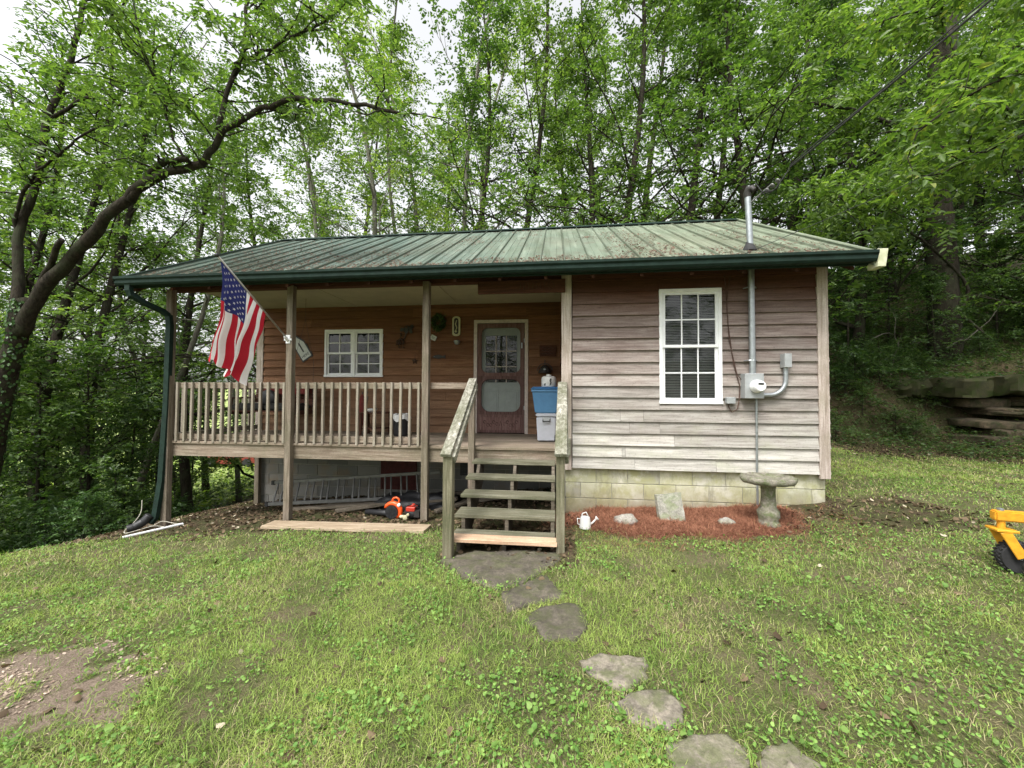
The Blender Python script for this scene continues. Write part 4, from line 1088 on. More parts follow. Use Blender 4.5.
for k in range(3): m.tube([(-.11 + .02 * i, -.026, .05 - k * .05 + .010 * math.sin(i * 1.7 + k)) for i in range(12)], .005, 5)
m.build('carving', M['rust'], e)
e = wall_thing('iron_bell', 545, 370, 'black round iron bell on a bracket behind the white jug', 'bell')
m = MB(); m.lathe([(.115, -.06), (.10, .0), (.06, .06), (.015, .085)], 16, (0, -.10, 0)); auto_smooth(m.build('bell', M['darkiron'], e))
m = MB(); m.tube([(0, -.004, .18), (0, -.10, .16), (0, -.10, .08)], .008, 6); m.tube([(.13 * math.cos(a), -.10, -.02 + .13 * math.sin(a)) for a in [R(q) for q in range(0, 181, 20)]], .008, 6); m.build('bracket', M['darkiron'], e)
m = MB(); m.lathe([(0, -.02), (.03, -.01), (.03, .01), (0, .03)], 10, (0, -.18, .0)); m.build('clapper', M['galv'], e)

# --- board over the steps
e = empty('name_board', (5.32, -.06, 3.05)); tag(e, 'long dark red brown board with routed lettering hung under the eave over the steps', 'sign')
m = MB(); m.box(-.58, .60, -.02, .02, -.095, .085); m.build('board', M['darkwood'], e, bevel=.006)
m = MB()
for i in range(9):   # worn, unreadable routed strokes
    x = .0 + i * .055; rs = random.Random(i * 3 + 1)
    m.tube([(x + rs.uniform(-.015, .015), -.0215, -.045 + q * .03 + rs.uniform(-.008, .008)) for q in range(4)], .0045, 5)
m.build('worn_lettering', M['rust'], e)

# --- boxes by the door
e = empty('cooler', (5.655, .80, DZ)); tag(e, 'grey wheeled cooler standing on the porch under the blue tote', 'cooler')
def frus(mb, x0, x1, y0, y1, z0, z1, k, mi=0): mb.hexa([Vector((x, y, z)) for z, s in ((z0, k), (z1, 0)) for y in (y0 + s, y1 - s) for x in (x0 + s, x1 - s)], mi)
m = MB(); frus(m, -.15, .15, -.18, .22, .012, .375, .018); m.build('body', M['coolergrey'], e, bevel=.014, seg=2)
m = MB(); m.box(-.158, .158, -.188, .228, .378, .43); m.build('lid', M['coolergrey'], e, bevel=.014, seg=2)
m = MB(); m.tube([(-.05, -.165, .36), (-.05, -.205, .31), (.05, -.205, .31), (.05, -.165, .36)], .010, 8); m.build('handle', M['black'], e)
m = MB(); m.box(-.06, .06, -.190, -.176, .315, .37); m.build('handle_recess', M['meter'], e, bevel=.003)
for yy in (-.12, .16):
    m = MB(); m.lathe([(.0, -.02), (.055, -.02), (.062, 0), (.055, .02), (0, .02)], 16, (.145, yy, .062), Matrix.Rotation(R(90), 4, 'Y')); m.build('wheel', M['rubber'], e)
e = empty('storage_tote', (5.645, .80, DZ + .43)); tag(e, 'blue plastic storage tote stacked on the grey cooler', 'storage box')
m = MB(); m.hexa([Vector((x, y, z)) for z, s in ((.003, .045), (.36, .0)) for y in (-.23 + s, .25 - s) for x in (-.205 + s, .205 - s)]); m.build('bin', M['blue'], e, bevel=.012, seg=2)
m = MB(); m.box(-.222, .222, -.247, .267, .361, .378); m.box(-.20, .20, -.225, .245, .3785, .40); m.build('lid', M['bluelid'], e, bevel=.006)
m = MB(); m.box(-.214, .214, -.240, .26, .325, .358); m.build('rim', M['blue'], e, bevel=.005)
e = empty('plastic_jug', (5.69, .76, DZ + .832)); tag(e, 'white plastic jug with a dark handle mark standing on the blue tote', 'jug')
m = MB(); m.lathe([(.105, 0), (.115, .015), (.115, .12), (.105, .15), (.075, .165)], 20); auto_smooth(m.build('body', M['whiteplastic'], e))
m = MB(); m.lathe([(.04, .165), (.04, .19), (.0, .195)], 14); m.build('cap', M['whiteplastic'], e)
m = MB(); m.tube([(.02, -.117, .03), (.035, -.128, .06), (.02, -.128, .09), (.03, -.117, .12)], .009, 6); m.tube([(-.06, -.10, .02), (-.055, -.108, .05)], .008, 6); m.build('handle_mark', M['black'], e)

# --- behind the railing
p = on_y(401, 431, 1.15)
e = empty('trash_pail', (p.x + .0, 1.15, DZ)); tag(e, 'black pail with a white liner folded over its rim, behind the balusters', 'pail')
m = MB(); m.lathe([(.11, .0), (.12, .01), (.15, .36), (.14, .36), (.11, .02)], 20); auto_smooth(m.build('pail', M['black'], e))
m = MB(); rs = random.Random(8); base = []
prof_l = []
n = 24; v = []; F = []
for i, (r_, z_) in enumerate(((.145, .34), (.156, .375), (.165, .35), (.168, .29))):
    for k in range(n): a = 6.283 * k / n; v.append(((r_ + .012 * math.sin(k * 2.1 + i)) * math.cos(a), (r_ + .012 * math.sin(k * 2.1 + i)) * math.sin(a), z_ + (.03 * math.sin(k * 1.3) - .02 if i == 3 else .01 * math.sin(k * 2.7))))
for i in range(3):
    for k in range(n): F.append((i * n + k, i * n + (k + 1) % n, (i + 1) * n + (k + 1) % n, (i + 1) * n + k))
m.add(v, F); m.build('liner', M['whiteplastic'], e, smooth=True)
p = on_y(374, 431, 1.2)
e = empty('side_table', (p.x, 1.25, DZ)); tag(e, 'small dark brown side table behind the balusters with a dish on it', 'table')
m = MB(); m.box(-.24, .24, -.17, .17, .37, .395); m.build('table_top', M['darkwood'], e, bevel=.004)
for sx in (-1, 1):
    for sy in (-1, 1): m = MB(); m.box(sx * .2 - .018, sx * .2 + .018, sy * .14 - .018, sy * .14 + .018, 0, .369); m.build('leg', M['darkwood'], e, bevel=.003)
m = MB(); m.box(-.19, .19, -.13, .13, .10, .12); m.build('shelf', M['darkwood'], e)
e = empty('dish', (p.x - .05, 1.2, DZ + .396)); tag(e, 'small white dish on the dark side table', 'dish')
m = MB(); m.lathe([(.05, 0), (.09, .03), (.095, .055), (.088, .055), (.05, .01)], 18); auto_smooth(m.build('bowl', M['whiteplastic'], e))
m = MB(); m.lathe([(.03, -.0), (.055, .001), (.055, .008), (.03, .009)], 14); m.build('foot', M['whiteplastic'], e)
p = on_y(359, 432, 1.2)
e = empty('camp_chair', (p.x, 1.25, DZ)); tag(e, 'folded dark maroon camp chair leaning on the wall below the window', 'folding chair')
for k, (a, b) in enumerate((((-.04, -.1, .01), (.05, .15, .75)), ((.04, -.1, .01), (-.05, .15, .74)), ((-.07, -.05, .01), (-.02, .2, .66)), ((.07, -.05, .01), (.03, .2, .66)))):
    m = MB(); m.tube([a, b], .009, 7); m.build('leg', M['black'], e)
m = MB(); blob(m, (0, .04, .42), (.065, .05, .27), 5, 14, .12); m.build('fabric', M['redfabric'], e, smooth=True)
# porch swing
e = empty('porch_swing', (.86, 1.05, DZ)); tag(e, 'dark slatted porch swing with red cloth over its back, hung at the left end', 'swing')
for k in range(6): m = MB(); m.box(-.60, .60, -.28 + k * .085, -.21 + k * .085, .40, .42); m.build('seat_slat', M['darkwood'], e, bevel=.003)
for k in range(5): m = MB(); m.hexa([Vector((x, .235 + (z - .45) * .28 + dy, z)) for z in (.46 + k * .085, .54 + k * .085) for dy in (0, .02) for x in (-.60, .60)]); m.build('back_slat', M['darkwood'], e, bevel=.003)
for s in (-1, 1):
    m = MB(); m.box(s * .58 - .02, s * .58 + .02, -.30, .25, .35, .398); m.build('seat_rail', M['darkwood'], e)
    m = MB(); m.box(s * .58 - .035, s * .58 + .035, -.30, .26, .62, .645); m.box(s * .58 - .02, s * .58 + .02, -.28, -.24, .399, .619); m.build('arm', M['darkwood'], e, bevel=.003)
    for yy in (-.26, .24):
        m = MB(); m.tube([(s * .58, yy, .40), (s * .58, yy, 1.3), (s * .58, 0, 2.0), (s * .58, 0, 2.375)], .0028, 5); m.build('chain', M['darkiron'], e)
m = MB()
for sx in (-.3, .3): m.hexa([Vector((sx + x, y, z)) for z in (.421, .54) for y in (-.27, .2) for x in (-.28, .28)])
m.build('seat_cushion', M['dark'], bpy.data.objects['porch_swing'], bevel=.03, seg=2)
e = empty('throw_blanket', (.95, 1.28, DZ + .80)); tag(e, 'dark red blanket draped over the back of the porch swing', 'blanket')
v = []; F = []; nx_, ny_ = 24, 12
for j in range(ny_ + 1):
    t = j / ny_
    for i_ in range(nx_ + 1):
        x = -.42 + .84 * i_ / nx_; s = t * .55 - .2; f = .012 * math.sin(i_ * 1.1 + j * .3)
        y_, z_ = ((-.04 + f - .05 * (-s) * 2, .165 + s) if s < 0 else (.05 + f * .6, .165 - s)) if abs(s) > .03 else (0.0, .175)
        v.append((x, y_ + (.0 if s < 0 else .03), z_ - .06 + .01 * math.sin(i_)))
for j in range(ny_):
    for i_ in range(nx_): F.append((j * (nx_ + 1) + i_, j * (nx_ + 1) + i_ + 1, (j + 1) * (nx_ + 1) + i_ + 1, (j + 1) * (nx_ + 1) + i_))
m = MB(); m.add(v, F); m.build('cloth', M['redfabric'], e, smooth=True)
m = MB(); blob(m, (-.28, -.12, -.18), (.19, .07, .16), 6, 14, .05); m.build('cushion', M['black'], e, smooth=True); 

# --- under the porch: ladder, lumber, tools
A, B = on_y(271, 483.5, .72), on_y(424, 474.5, .72); A2, B2 = on_y(269, 503.5, .66), on_y(428, 497, .66)
A.y, B.y, A2.y, B2.y = .78, .86, .62, .70
e = empty('extension_ladder', (A.x, .7, A2.z)); tag(e, 'long grey aluminium extension ladder lying on edge beneath the porch', 'ladder'); O = e.location
A, B, A2, B2 = A - O, B - O, A2 - O, B2 - O
for a, b in ((A, B), (A2, B2)):
    m = MB(); m.bar(a, b, .026, .05); m.build('rail', M['alu'], e, bevel=.002); m = MB(); o_ = Vector((.06, .055, .004)); m.bar(a + o_, b + o_ + Vector((.15, 0, 0)), .024, .045); m.build('rail', M['alu'], e, bevel=.002)
for k in range(10):
    t = (k + .35) / 10
    m = MB(); m.tube([A.lerp(B, t), A2.lerp(B2, t)], .014, 8); m.build('rung', M['alu'], e)
    o_ = Vector((.075, .055, 0)); m = MB(); m.tube([A.lerp(B, t) + o_, A2.lerp(B2, t) + o_], .014, 8); m.build('rung', M['alu'], e)
for q in (A, A2): m = MB(); m.box(q.x - .03, q.x + .02, q.y - .02, q.y + .02, q.z - .034, q.z + .034); m.build('foot', M['rubber'], e)
rs = random.Random(12)
LB = [((1.55, .52), (4.3, .62), .13, .035, 'widest old grey board lying along the foot of the ladder'), ((2.0, .95), (4.5, 1.1), .10, .05, 'old plank against the blocks behind the ladder'),
      ((2.5, .30), (3.6, .75), .05, .05, 'short round cornered timber lying askew in front of the ladder'), ((4.05, .3), (4.85, 1.0), .09, .04, 'grey timber lying under the stairs corner'), ((4.15, .75), (5.6, .9), .14, .04, 'grey board lying behind the stair stringers')]
for a, b, w_, h_, lab in LB:
    za, zb_ = gz(*a), gz(*b); m = MB(); m.bar((a[0], a[1], za + h_ / 2 + .012), (b[0], b[1], zb_ + h_ / 2 + .10), w_, h_); tag(m.build('timber', M['lumber'], bevel=.004), lab, 'timber', 'old timbers under the porch')
tz = gz(3.55, .75)
m = MB(); blob(m, (3.65, .70, tz + .10), (.62, .22, .13), 7, 26, .35, fr=2.6); tag(m.build('tarp', M['black'], smooth=True), 'crumpled black tarp heaped behind the orange blower', 'tarp')
# plank on the ground in front
za, zb_ = gz(2.0, -.36), gz(4.1, -.5)
m = MB(); m.bar((1.92, -.34, za + .03), (4.22, -.52, zb_ + .03), .24, .04); tag(m.build('wooden_plank', M['plank'], bevel=.004), 'long new tan plank lying on the ground before the porch', 'plank')
# orange leaf blower
p = on_y(392, 520, .08)
e = empty('leaf_blower', (p.x, .10, gz(p.x, .10))); tag(e, 'bright orange leaf blower with looped handle standing near the plank', 'leaf blower')
m = MB(); m.tube([(.115 * math.cos(R(a)) , -.0, .115 + .105 * math.sin(R(a))) for a in range(-60, 161, 20)], [.03, .034, .036, .036, .036, .036, .034, .032, .03, .028, .026, .022], 10); m.build('housing', M['orange'], e, smooth=True)
m = MB(); m.tube([(.045 + .05 * math.cos(R(a)), -.0, .255 + .045 * math.sin(R(a))) for a in range(-80, 261, 20)], .0135, 8); m.build('handle', M['orange'], e, smooth=True)
m = MB(); m.lathe([(0, -.06), (.085, -.06), (.092, -.03), (.092, .05), (0, .05)], 20, (0, .0, .105), RX); auto_smooth(m.build('fan_case', M['black'], e))
m = MB()
for k in range(8): m.box(-.004, .004, .062, .066, .02, .08, M=Matrix.Translation((0, 0, .105)) @ Matrix.Rotation(k * math.pi / 4, 4, 'Y') @ Matrix.Scale(-1, 4, (0, 1, 0)))
m.build('grille', M['rubber'], e)
m = MB(); m.tube([(-.02, .03, .06), (-.20, .10, .05), (-.48, .16, .03)], [.05, .04, .036], 12); m.build('tube', M['black'], e, smooth=True)
m = MB(); blob(m, (.10, -.02, .20), (.028, .03, .03), 3, 10, .05); m.build('fuel_cap', M['whiteplastic'], e, smooth=True)
m = MB(); blob(m, (.15, -.03, .045), (.045, .03, .024), 3, 10, .1); m.build('fuel_tank', M['cream'], e, smooth=True)
p = on_y(412, 520, .1)
e = empty('small_engine', (p.x + .02, .08, gz(p.x, .08))); tag(e, 'small red and black engine tool resting against the middle post', 'engine')
m = MB(); blob(m, (0, 0, .09), (.12, .09, .085), 11, 14, .12); m.build('crankcase', M['black'], e, smooth=True)
m = MB(); m.box(-.07, .06, -.09, .03, .125, .185); m.lathe([(0, 0), (.035, .0), (.035, .03), (0, .035)], 12, (.01, -.03, .186)); m.build('cover', M['redmetal'], e, bevel=.008)
m = MB()
for k in range(6): m.box(.04, .12, -.085 + k * .02, -.078 + k * .02, .05, .14)
m.build('cooling_fins', M['darkiron'], e)
m = MB(); m.lathe([(0, 0), (.032, .005), (.032, .03), (0, .035)], 12, (-.07, -.09, .05), RX); m.lathe([(0, 0), (.02, .005), (.02, .02), (0, .025)], 10, (-.03, -.10, .09), RX); m.build('starter_hub', M['cream'], e)
m = MB(); m.tube([(-.10, -.02, .14), (-.06, -.04, .20), (.0, -.05, .215), (.08, -.03, .17)], .011, 8); m.build('handle', M['black'], e)

# --- downspout foot
z = gz(-.10, -.25)
m = MB(); pts = [(-.055, -.19, z + .20), (-.10, -.24, z + .12), (-.17, -.31, z + .06), (-.22, -.37, z + .05)]
fine = []; rad = []
for i_ in range(3):
    for s in range(8): fine.append(Vector(pts[i_]).lerp(Vector(pts[i_ + 1]), s / 8)); rad.append(.062 if s % 2 else .052)
m.tube(fine, rad, 14); tag(m.build('drain_elbow', M['black'], smooth=True), 'black corrugated drain elbow at the foot of the green downspout', 'drain pipe')
m = MB(); rs = random.Random(2)
pts = [(-.16, -.22, z + .42), (-.15, -.24, z + .25), (-.19, -.30, z + .12), (-.25, -.36, z + .03), (-.15, -.42, z + .02), (-.05, -.30, z + .04), (.05, -.22, z + .06), (.18, -.16, z + .02), (.33, -.28, z + .03), (.45, -.22, z + .03), (.40, -.10, z + .04), (.2, -.10, z + .07), (.08, -.14, z + .10), (-.02, -.2, z + .05), (-.12, -.24, z + .13)]
cp = []
for i_ in range(len(pts) - 1):
    p0, p1, p2, p3 = [Vector(pts[max(0, min(len(pts) - 1, i_ + q))]) for q in (-1, 0, 1, 2)]
    for s in range(5):
        t = s / 5; cp.append(.5 * ((2 * p1) + (p2 - p0) * t + (2 * p0 - 5 * p1 + 4 * p2 - p3) * t * t + (3 * p1 - p0 - 3 * p2 + p3) * t ** 3))
m.tube(cp, .0055, 6); tag(m.build('rope', M['cord'], smooth=True), 'pale cord looped around the corner post and drain elbow', 'cord')
a, b = (.12, -.68), (.42, -.13)
m = MB(); m.bar((*a, gz(*a) + .035), (*b, gz(*b) + .035), .045, .02); tag(m.build('plastic_strip', M['white'], bevel=.003), 'short white plastic strip lying on the grass by the corner post', 'plastic strip')

# --- mulch bed things
def gp(x, y): return Vector((x, y, gz(x, y)))
e = empty('watering_can', gp(6.13, -.70), R(8)); tag(e, 'small white watering can on the pine straw beside the steps', 'watering can')
m = MB(); m.lathe([(.062, .0), (.066, .006), (.055, .11), (.05, .125), (.02, .132)], 20); auto_smooth(m.build('body', M['whiteplastic'], e))
m = MB(); m.tube([(.045, 0, .03), (.09, 0, .065), (.125, 0, .10)], [.014, .011, .009], 8); m.build('spout', M['whiteplastic'], e, smooth=True)
m = MB(); m.lathe([(.008, -.02), (.026, .008), (.026, .014), (0, .016)], 14, (.130, 0, .105), Matrix.Rotation(R(50), 4, 'Y')); m.build('rose', M['whiteplastic'], e)
m = MB(); m.tube([(-.045, 0, .11), (-.03, 0, .165), (.01, 0, .178), (.04, 0, .12)], .007, 8); m.build('handle', M['whiteplastic'], e, smooth=True)
m = MB(); m.tube([(-.052, 0, .10), (-.09, 0, .11), (-.085, 0, .05), (-.058, 0, .03)], .006, 8); m.build('side_handle', M['whiteplastic'], e, smooth=True)
for (x, y, r_, sd_, lab) in ((6.60, -.56, (.13, .10, .075), 2, 'rounded pale speckled rock near the watering can'), (7.69, -.60, (.095, .07, .045), 4, 'small pale rock sitting in the pine straw left of the bird bath')):
    m = MB(); blob(m, (x, y, gz(x, y) + r_[2] * .35), r_, sd_, 18, .13); tag(m.build('rock', M['rock'], smooth=True), lab, 'rock', 'pale rocks in the pine straw bed')
m = MB(); rs = random.Random(5); zg = gz(7.13, -.5)
n = 7; v = []
T = Matrix.Translation((7.135, -.42, zg + .13)) @ Matrix.Rotation(R(-12), 4, 'X') @ Matrix.Rotation(R(-6), 4, 'Y') @ Matrix.Rotation(R(4), 4, 'Z')
g_ = []
def face_grid(f, nu_, nv_):
    b0 = len(m.v)
    for j in range(nv_ + 1):
        for i_ in range(nu_ + 1):
            p = T @ Vector(f(i_ / nu_, j / nv_)); q = (fnoise(np.array([p.x * 14]), np.array([p.z * 14 + p.y * 9]), 77)[0] - .5) * .025; m.v.append(tuple(p + (p - Vector(T.translation)).normalized() * q))
    for j in range(nv_):
        for i_ in range(nu_): a = b0 + j * (nu_ + 1) + i_; m.f.append((a, a + 1, a + nu_ + 2, a + nu_ + 1)); m.mi.append(0)
hx, hy, hz = .145, .045, .17
face_grid(lambda a, b: (-hx + 2 * hx * a, -hy, -hz + 2 * hz * b), 9, 9); face_grid(lambda a, b: (hx - 2 * hx * a, hy, -hz + 2 * hz * b), 9, 9)
face_grid(lambda a, b: (-hx + 2 * hx * a, -hy + 2 * hy * b, hz), 9, 3); face_grid(lambda a, b: (hx, -hy + 2 * hy * a, -hz + 2 * hz * b), 3, 9); face_grid(lambda a, b: (-hx, hy - 2 * hy * a, -hz + 2 * hz * b), 3, 9)
tag(m.build('cut_stone', M['slab'], smooth=False), 'upright square cut stone with moss leaning on the block wall', 'stone block')
e = empty('bird_bath', gp(8.12, -.62)); tag(e, 'mossy concrete bird bath with scalloped shell bowl beside the conduit', 'bird bath')
m = MB(); H_ = .44
pr = [(.115, -.03), (.115, .02), (.098, .04), (.088, .06), (.108, .10), (.102, .15), (.074, .19), (.064, .30), (.066, .38), (.074, .42), (.082, H_)]
v = []; F = []; n = 24
for i_, (r_, z_) in enumerate(pr):
    for k in range(n): a = 6.283 * k / n; rr = r_ * (1 + .06 * math.cos(k * math.pi * 8 / n * 3 + z_ * 20) + .05 * math.sin(z_ * 60 + k)); v.append((rr * math.cos(a), rr * math.sin(a), z_))
for i_ in range(len(pr) - 1):
    for k in range(n): F.append((i_ * n + k, i_ * n + (k + 1) % n, (i_ + 1) * n + (k + 1) % n, (i_ + 1) * n + k))
m.add(v, F); m.build('pedestal', M['birdstone'], e, smooth=True)
m = MB(); v = []; F = []; n = 48; pr = [(.09, H_), (.20, H_ + .008), (.255, H_ + .02), (.27, H_ + .045), (.272, H_ + .08), (.255, H_ + .09), (.22, H_ + .075), (.12, H_ + .06), (.02, H_ + .055)]
for i_, (r_, z_) in enumerate(pr):
    for k in range(n): a = 6.283 * k / n; s = 1 + .03 * abs(math.sin(k * math.pi * 11 / n)) * (r_ / .28); v.append((r_ * s * math.cos(a), r_ * s * math.sin(a) * .8, z_ + .004 * math.sin(k * math.pi * 22 / n) * (r_ / .28)))
for i_ in range(len(pr) - 1):
    for k in range(n): F.append((i_ * n + k, i_ * n + (k + 1) % n, (i_ + 1) * n + (k + 1) % n, (i_ + 1) * n + k))
F.append(tuple((len(pr) - 1) * n + k for k in range(n)))
m.add(v, F); m.build('bowl', M['birdstone'], e, smooth=True)

# --- yellow mower at the right edge: front caster arm and deck nearest the camera
mx, my = 9.33, -1.62
e = empty('riding_mower', gp(mx, my), R(-14)); tag(e, 'yellow riding mower with black caster wheels cut by the right edge', 'mower')
def wheel(cx, cy, cz, r_, w_, name='wheel', rim=True):
    m = MB(); m.lathe([(r_ * .55, -w_ * .4), (r_ * .92, -w_ * .5), (r_, -w_ * .25), (r_, w_ * .25), (r_ * .92, w_ * .5), (r_ * .55, w_ * .4)], 24, (cx, cy, cz), RX); o = auto_smooth(m.build(name, M['rubber'], e))
    if rim: m = MB(); m.lathe([(0, -w_ * .42), (r_ * .2, -w_ * .45), (r_ * .54, -w_ * .3), (r_ * .54, w_ * .3), (0, w_ * .42)], 16, (cx, cy, cz), RX); m.build('rim', M['meter'], o)
for cy in (.0, -.95):
    wheel(.11, cy, .125, .125, .085)
    m = MB()
    for s in (-1, 1): m.bar((.10, cy + s * .065, .14), (.01, cy + s * .055, .33), .066, .012, up=(0, 1, 0)); 
    m.box(-.04, .09, cy - .065, cy + .065, .325, .345)
    m.tube([(.02, cy, .34), (.02, cy, .44)], .024, 10); m.build('caster_fork', M['yellow'], e, bevel=.004)
    m = MB(); m.hexa([Vector((x, cy + y, z)) for z in (.405, .485) for y in (-.035, .035) for x in (-.03, .9)]); m.build('frame_arm', M['yellow'], e, bevel=.01, seg=2)
for cy in (.0, -.95):     # tread blocks, axle bolts and hub caps of the casters
    m = MB()
    for q in range(26):
        for s_ in (-1, 1): m.box(-.006, .006, -.018, .018, .122, .130, M=Matrix.Translation((.11, cy + s_ * .02, .125)) @ Matrix.Rotation(q * 2 * math.pi / 26 + s_ * .06, 4, 'Y') @ Matrix.Rotation(s_ * .5, 4, 'Z'))
    m.build('tread', M['rubber'], e)
    m = MB()
    for s_ in (-1, 1): m.lathe([(0, 0), (.016, 0), (.016, .010), (.009, .018), (0, .018)], 6, (.105, cy + s_ * .078 - (.018 if s_ < 0 else 0), .135), RX.inverted() if s_ > 0 else RX)
    m.lathe([(0, 0), (.02, 0), (.02, .014), (0, .02)], 8, (.02, cy, .486)); m.build('bolt', M['galv'], e)
m = MB(); m.prism([(.24, .0), (.32, .10), (.95, .12), (1.05, .0), (1.05, -1.0), (.95, -1.1), (.32, -1.08), (.24, -1.0)][::-1], .10, .23); m.build('mower_deck', M['black'], e, bevel=.02, seg=2)
m = MB(); m.hexa([Vector((x, y, z)) for z in (.36, .46) for y in (-.80, -.15) for x in (.75, 1.9)]); m.build('chassis', M['yellow'], e, bevel=.02, seg=2)
m = MB(); m.box(.95, 1.35, -.72, -.24, .50, .60); m.hexa([Vector((x + (z - .6) * .3, y, z)) for z in (.601, 1.0) for y in (-.72, -.24) for x in (1.32, 1.42)]); m.build('seat', M['black'], e, bevel=.04, seg=3)
m = MB(); m.box(1.5, 1.95, -.75, -.2, .47, .78); m.build('engine', M['darkiron'], e, bevel=.03, seg=2)
for cy in (.05, -1.0): wheel(1.55, cy, .25, .25, .22)
for s in (-.78, -.18): m = MB(); m.tube([(1.0, s, .46), (.92, s, .85), (.95, -.48 + (s + .48) * .4, .95)], .014, 8); m.build('steering_lever', M['black'], e)
m = MB(); blob(m, (.16, -.17, .10), (.12, .09, .075), 3, 16, .03); m.build('deck_cover', M['rubber'], e, smooth=True)

# --- rock ledge on the right: bedded, fractured sandstone
def rock(name, c, hx, hy, hz, seed, mat, parent, rz_=0., amp=.05, steps=3, smooth=False, fr=1.3, zn=.9):
    """bedded block: outline broken into facets, its face stepped into thin beds"""
    rs = np.random.RandomState(seed); n = 64; ang = np.linspace(0, 2 * math.pi, n, endpoint=False); m = MB()
    ca, sa_ = np.cos(ang), np.sin(ang); p = 5.0; rr = (np.abs(ca) ** p + np.abs(sa_) ** p) ** (-1 / p); ox, oy = rr * ca * hx, rr * sa_ * hy
    fac = np.interp(ang, np.linspace(0, 2 * math.pi, 23), np.r_[(q := rs.uniform(.86, 1.10, 22)), q[0]])
    levels = []; z = -hz
    for b_ in range(steps):
        th = 2 * hz / steps * rs.uniform(.8, 1.2); off = rs.uniform(-.10, .10); f2 = np.interp(ang, np.linspace(0, 2 * math.pi, 15), np.r_[(q := rs.uniform(.95, 1.05, 14)), q[0]])
        for zz, k in ((z, .985), (z + th * .15, 1.0), (z + th * .5, 1.004), (z + th * .85, 1.0), (z + th * .97, .975)): levels.append((zz, k * fac * f2, off))
        z += th
    zt = levels[-1][0]
    for k, dz in ((.85, .01), (.55, .03), (.2, .035)): levels.append((zt + dz, k * fac, levels[-1][2]))
    for zz, k, off in levels:
        x = ox * k; y = oy * k + off; d = fnoise(x * 3 + seed, y * 3 + zz * 5, seed) - .5; d2 = fnoise(x * 11 + seed, y * 11 + zz * 19, seed + 5) - .5; zq = fnoise(x * fr + seed, y * fr, seed + 3) - .5
        for X_, Y_, a, b, c2 in zip(x, y, d, d2, zq): m.v.append((X_ + a * amp * 2 + b * amp * .5, Y_ + a * amp * 3 + b * amp, zz + c2 * hz * zn + b * amp * .4))
    for i_ in range(len(levels) - 1):
        for k in range(n): m.f.append((i_ * n + k, i_ * n + (k + 1) % n, (i_ + 1) * n + (k + 1) % n, (i_ + 1) * n + k))
    m.f.append(tuple((len(levels) - 1) * n + k for k in range(n))); m.f.append(tuple(k for k in range(n - 1, -1, -1))); m.mi = [0] * len(m.f)
    o = m.build(name, mat, parent, smooth=smooth); o.location = c; o.rotation_euler = (rs.uniform(-.04, .04), rs.uniform(-.03, .03), rz_); return auto_smooth(o, 32)
e = empty('rock_ledge', (15.5, 5.6, .3)); tag(e, 'layered brown sandstone ledge with a thick mossy cap on the right', 'rock ledge', kind='thing')
for q, (cx, cy, cz, hx_, hy_, hz_) in enumerate(((-.1, .75, 1.48, .75, .75, .20), (.9, .45, 1.54, 1.25, 1.15, .24), (2.7, .30, 1.56, 1.5, 1.25, .25), (4.7, .40, 1.60, 1.5, 1.3, .28))):
    rock('mossy_cap', (cx, cy, cz), hx_, hy_, hz_, 40 + q, M['mossrock'], e, random.uniform(-.1, .1), .15, 1, True, 1.4, 1.4)
rl_ = random.Random(19)
for z_, x0_, x1_, front in ((1.16, .1, 5.6, .18), (.93, .5, 5.6, -.06), (.70, .0, 5.6, -.30), (.47, .3, 5.6, -.50), (.25, -.2, 5.4, -.66), (.06, .2, 5.2, -.84)):
    x = x0_ + rl_.uniform(-.2, .2)
    while x < x1_:
        wd = rl_.uniform(.35, 1.25); hh = rl_.uniform(.085, .125); fy = front - .62 + rl_.uniform(-.20, .14)
        rock('stone_layer', (x + wd / 2, fy + .8, z_ + rl_.uniform(-.03, .03)), wd / 2 * 1.04, .8, hh, rl_.randint(1, 999), M['ledge'], e, rl_.uniform(-.09, .09), .035, rl_.choice((1, 2, 3)))
        x += wd + rl_.uniform(.0, .03)
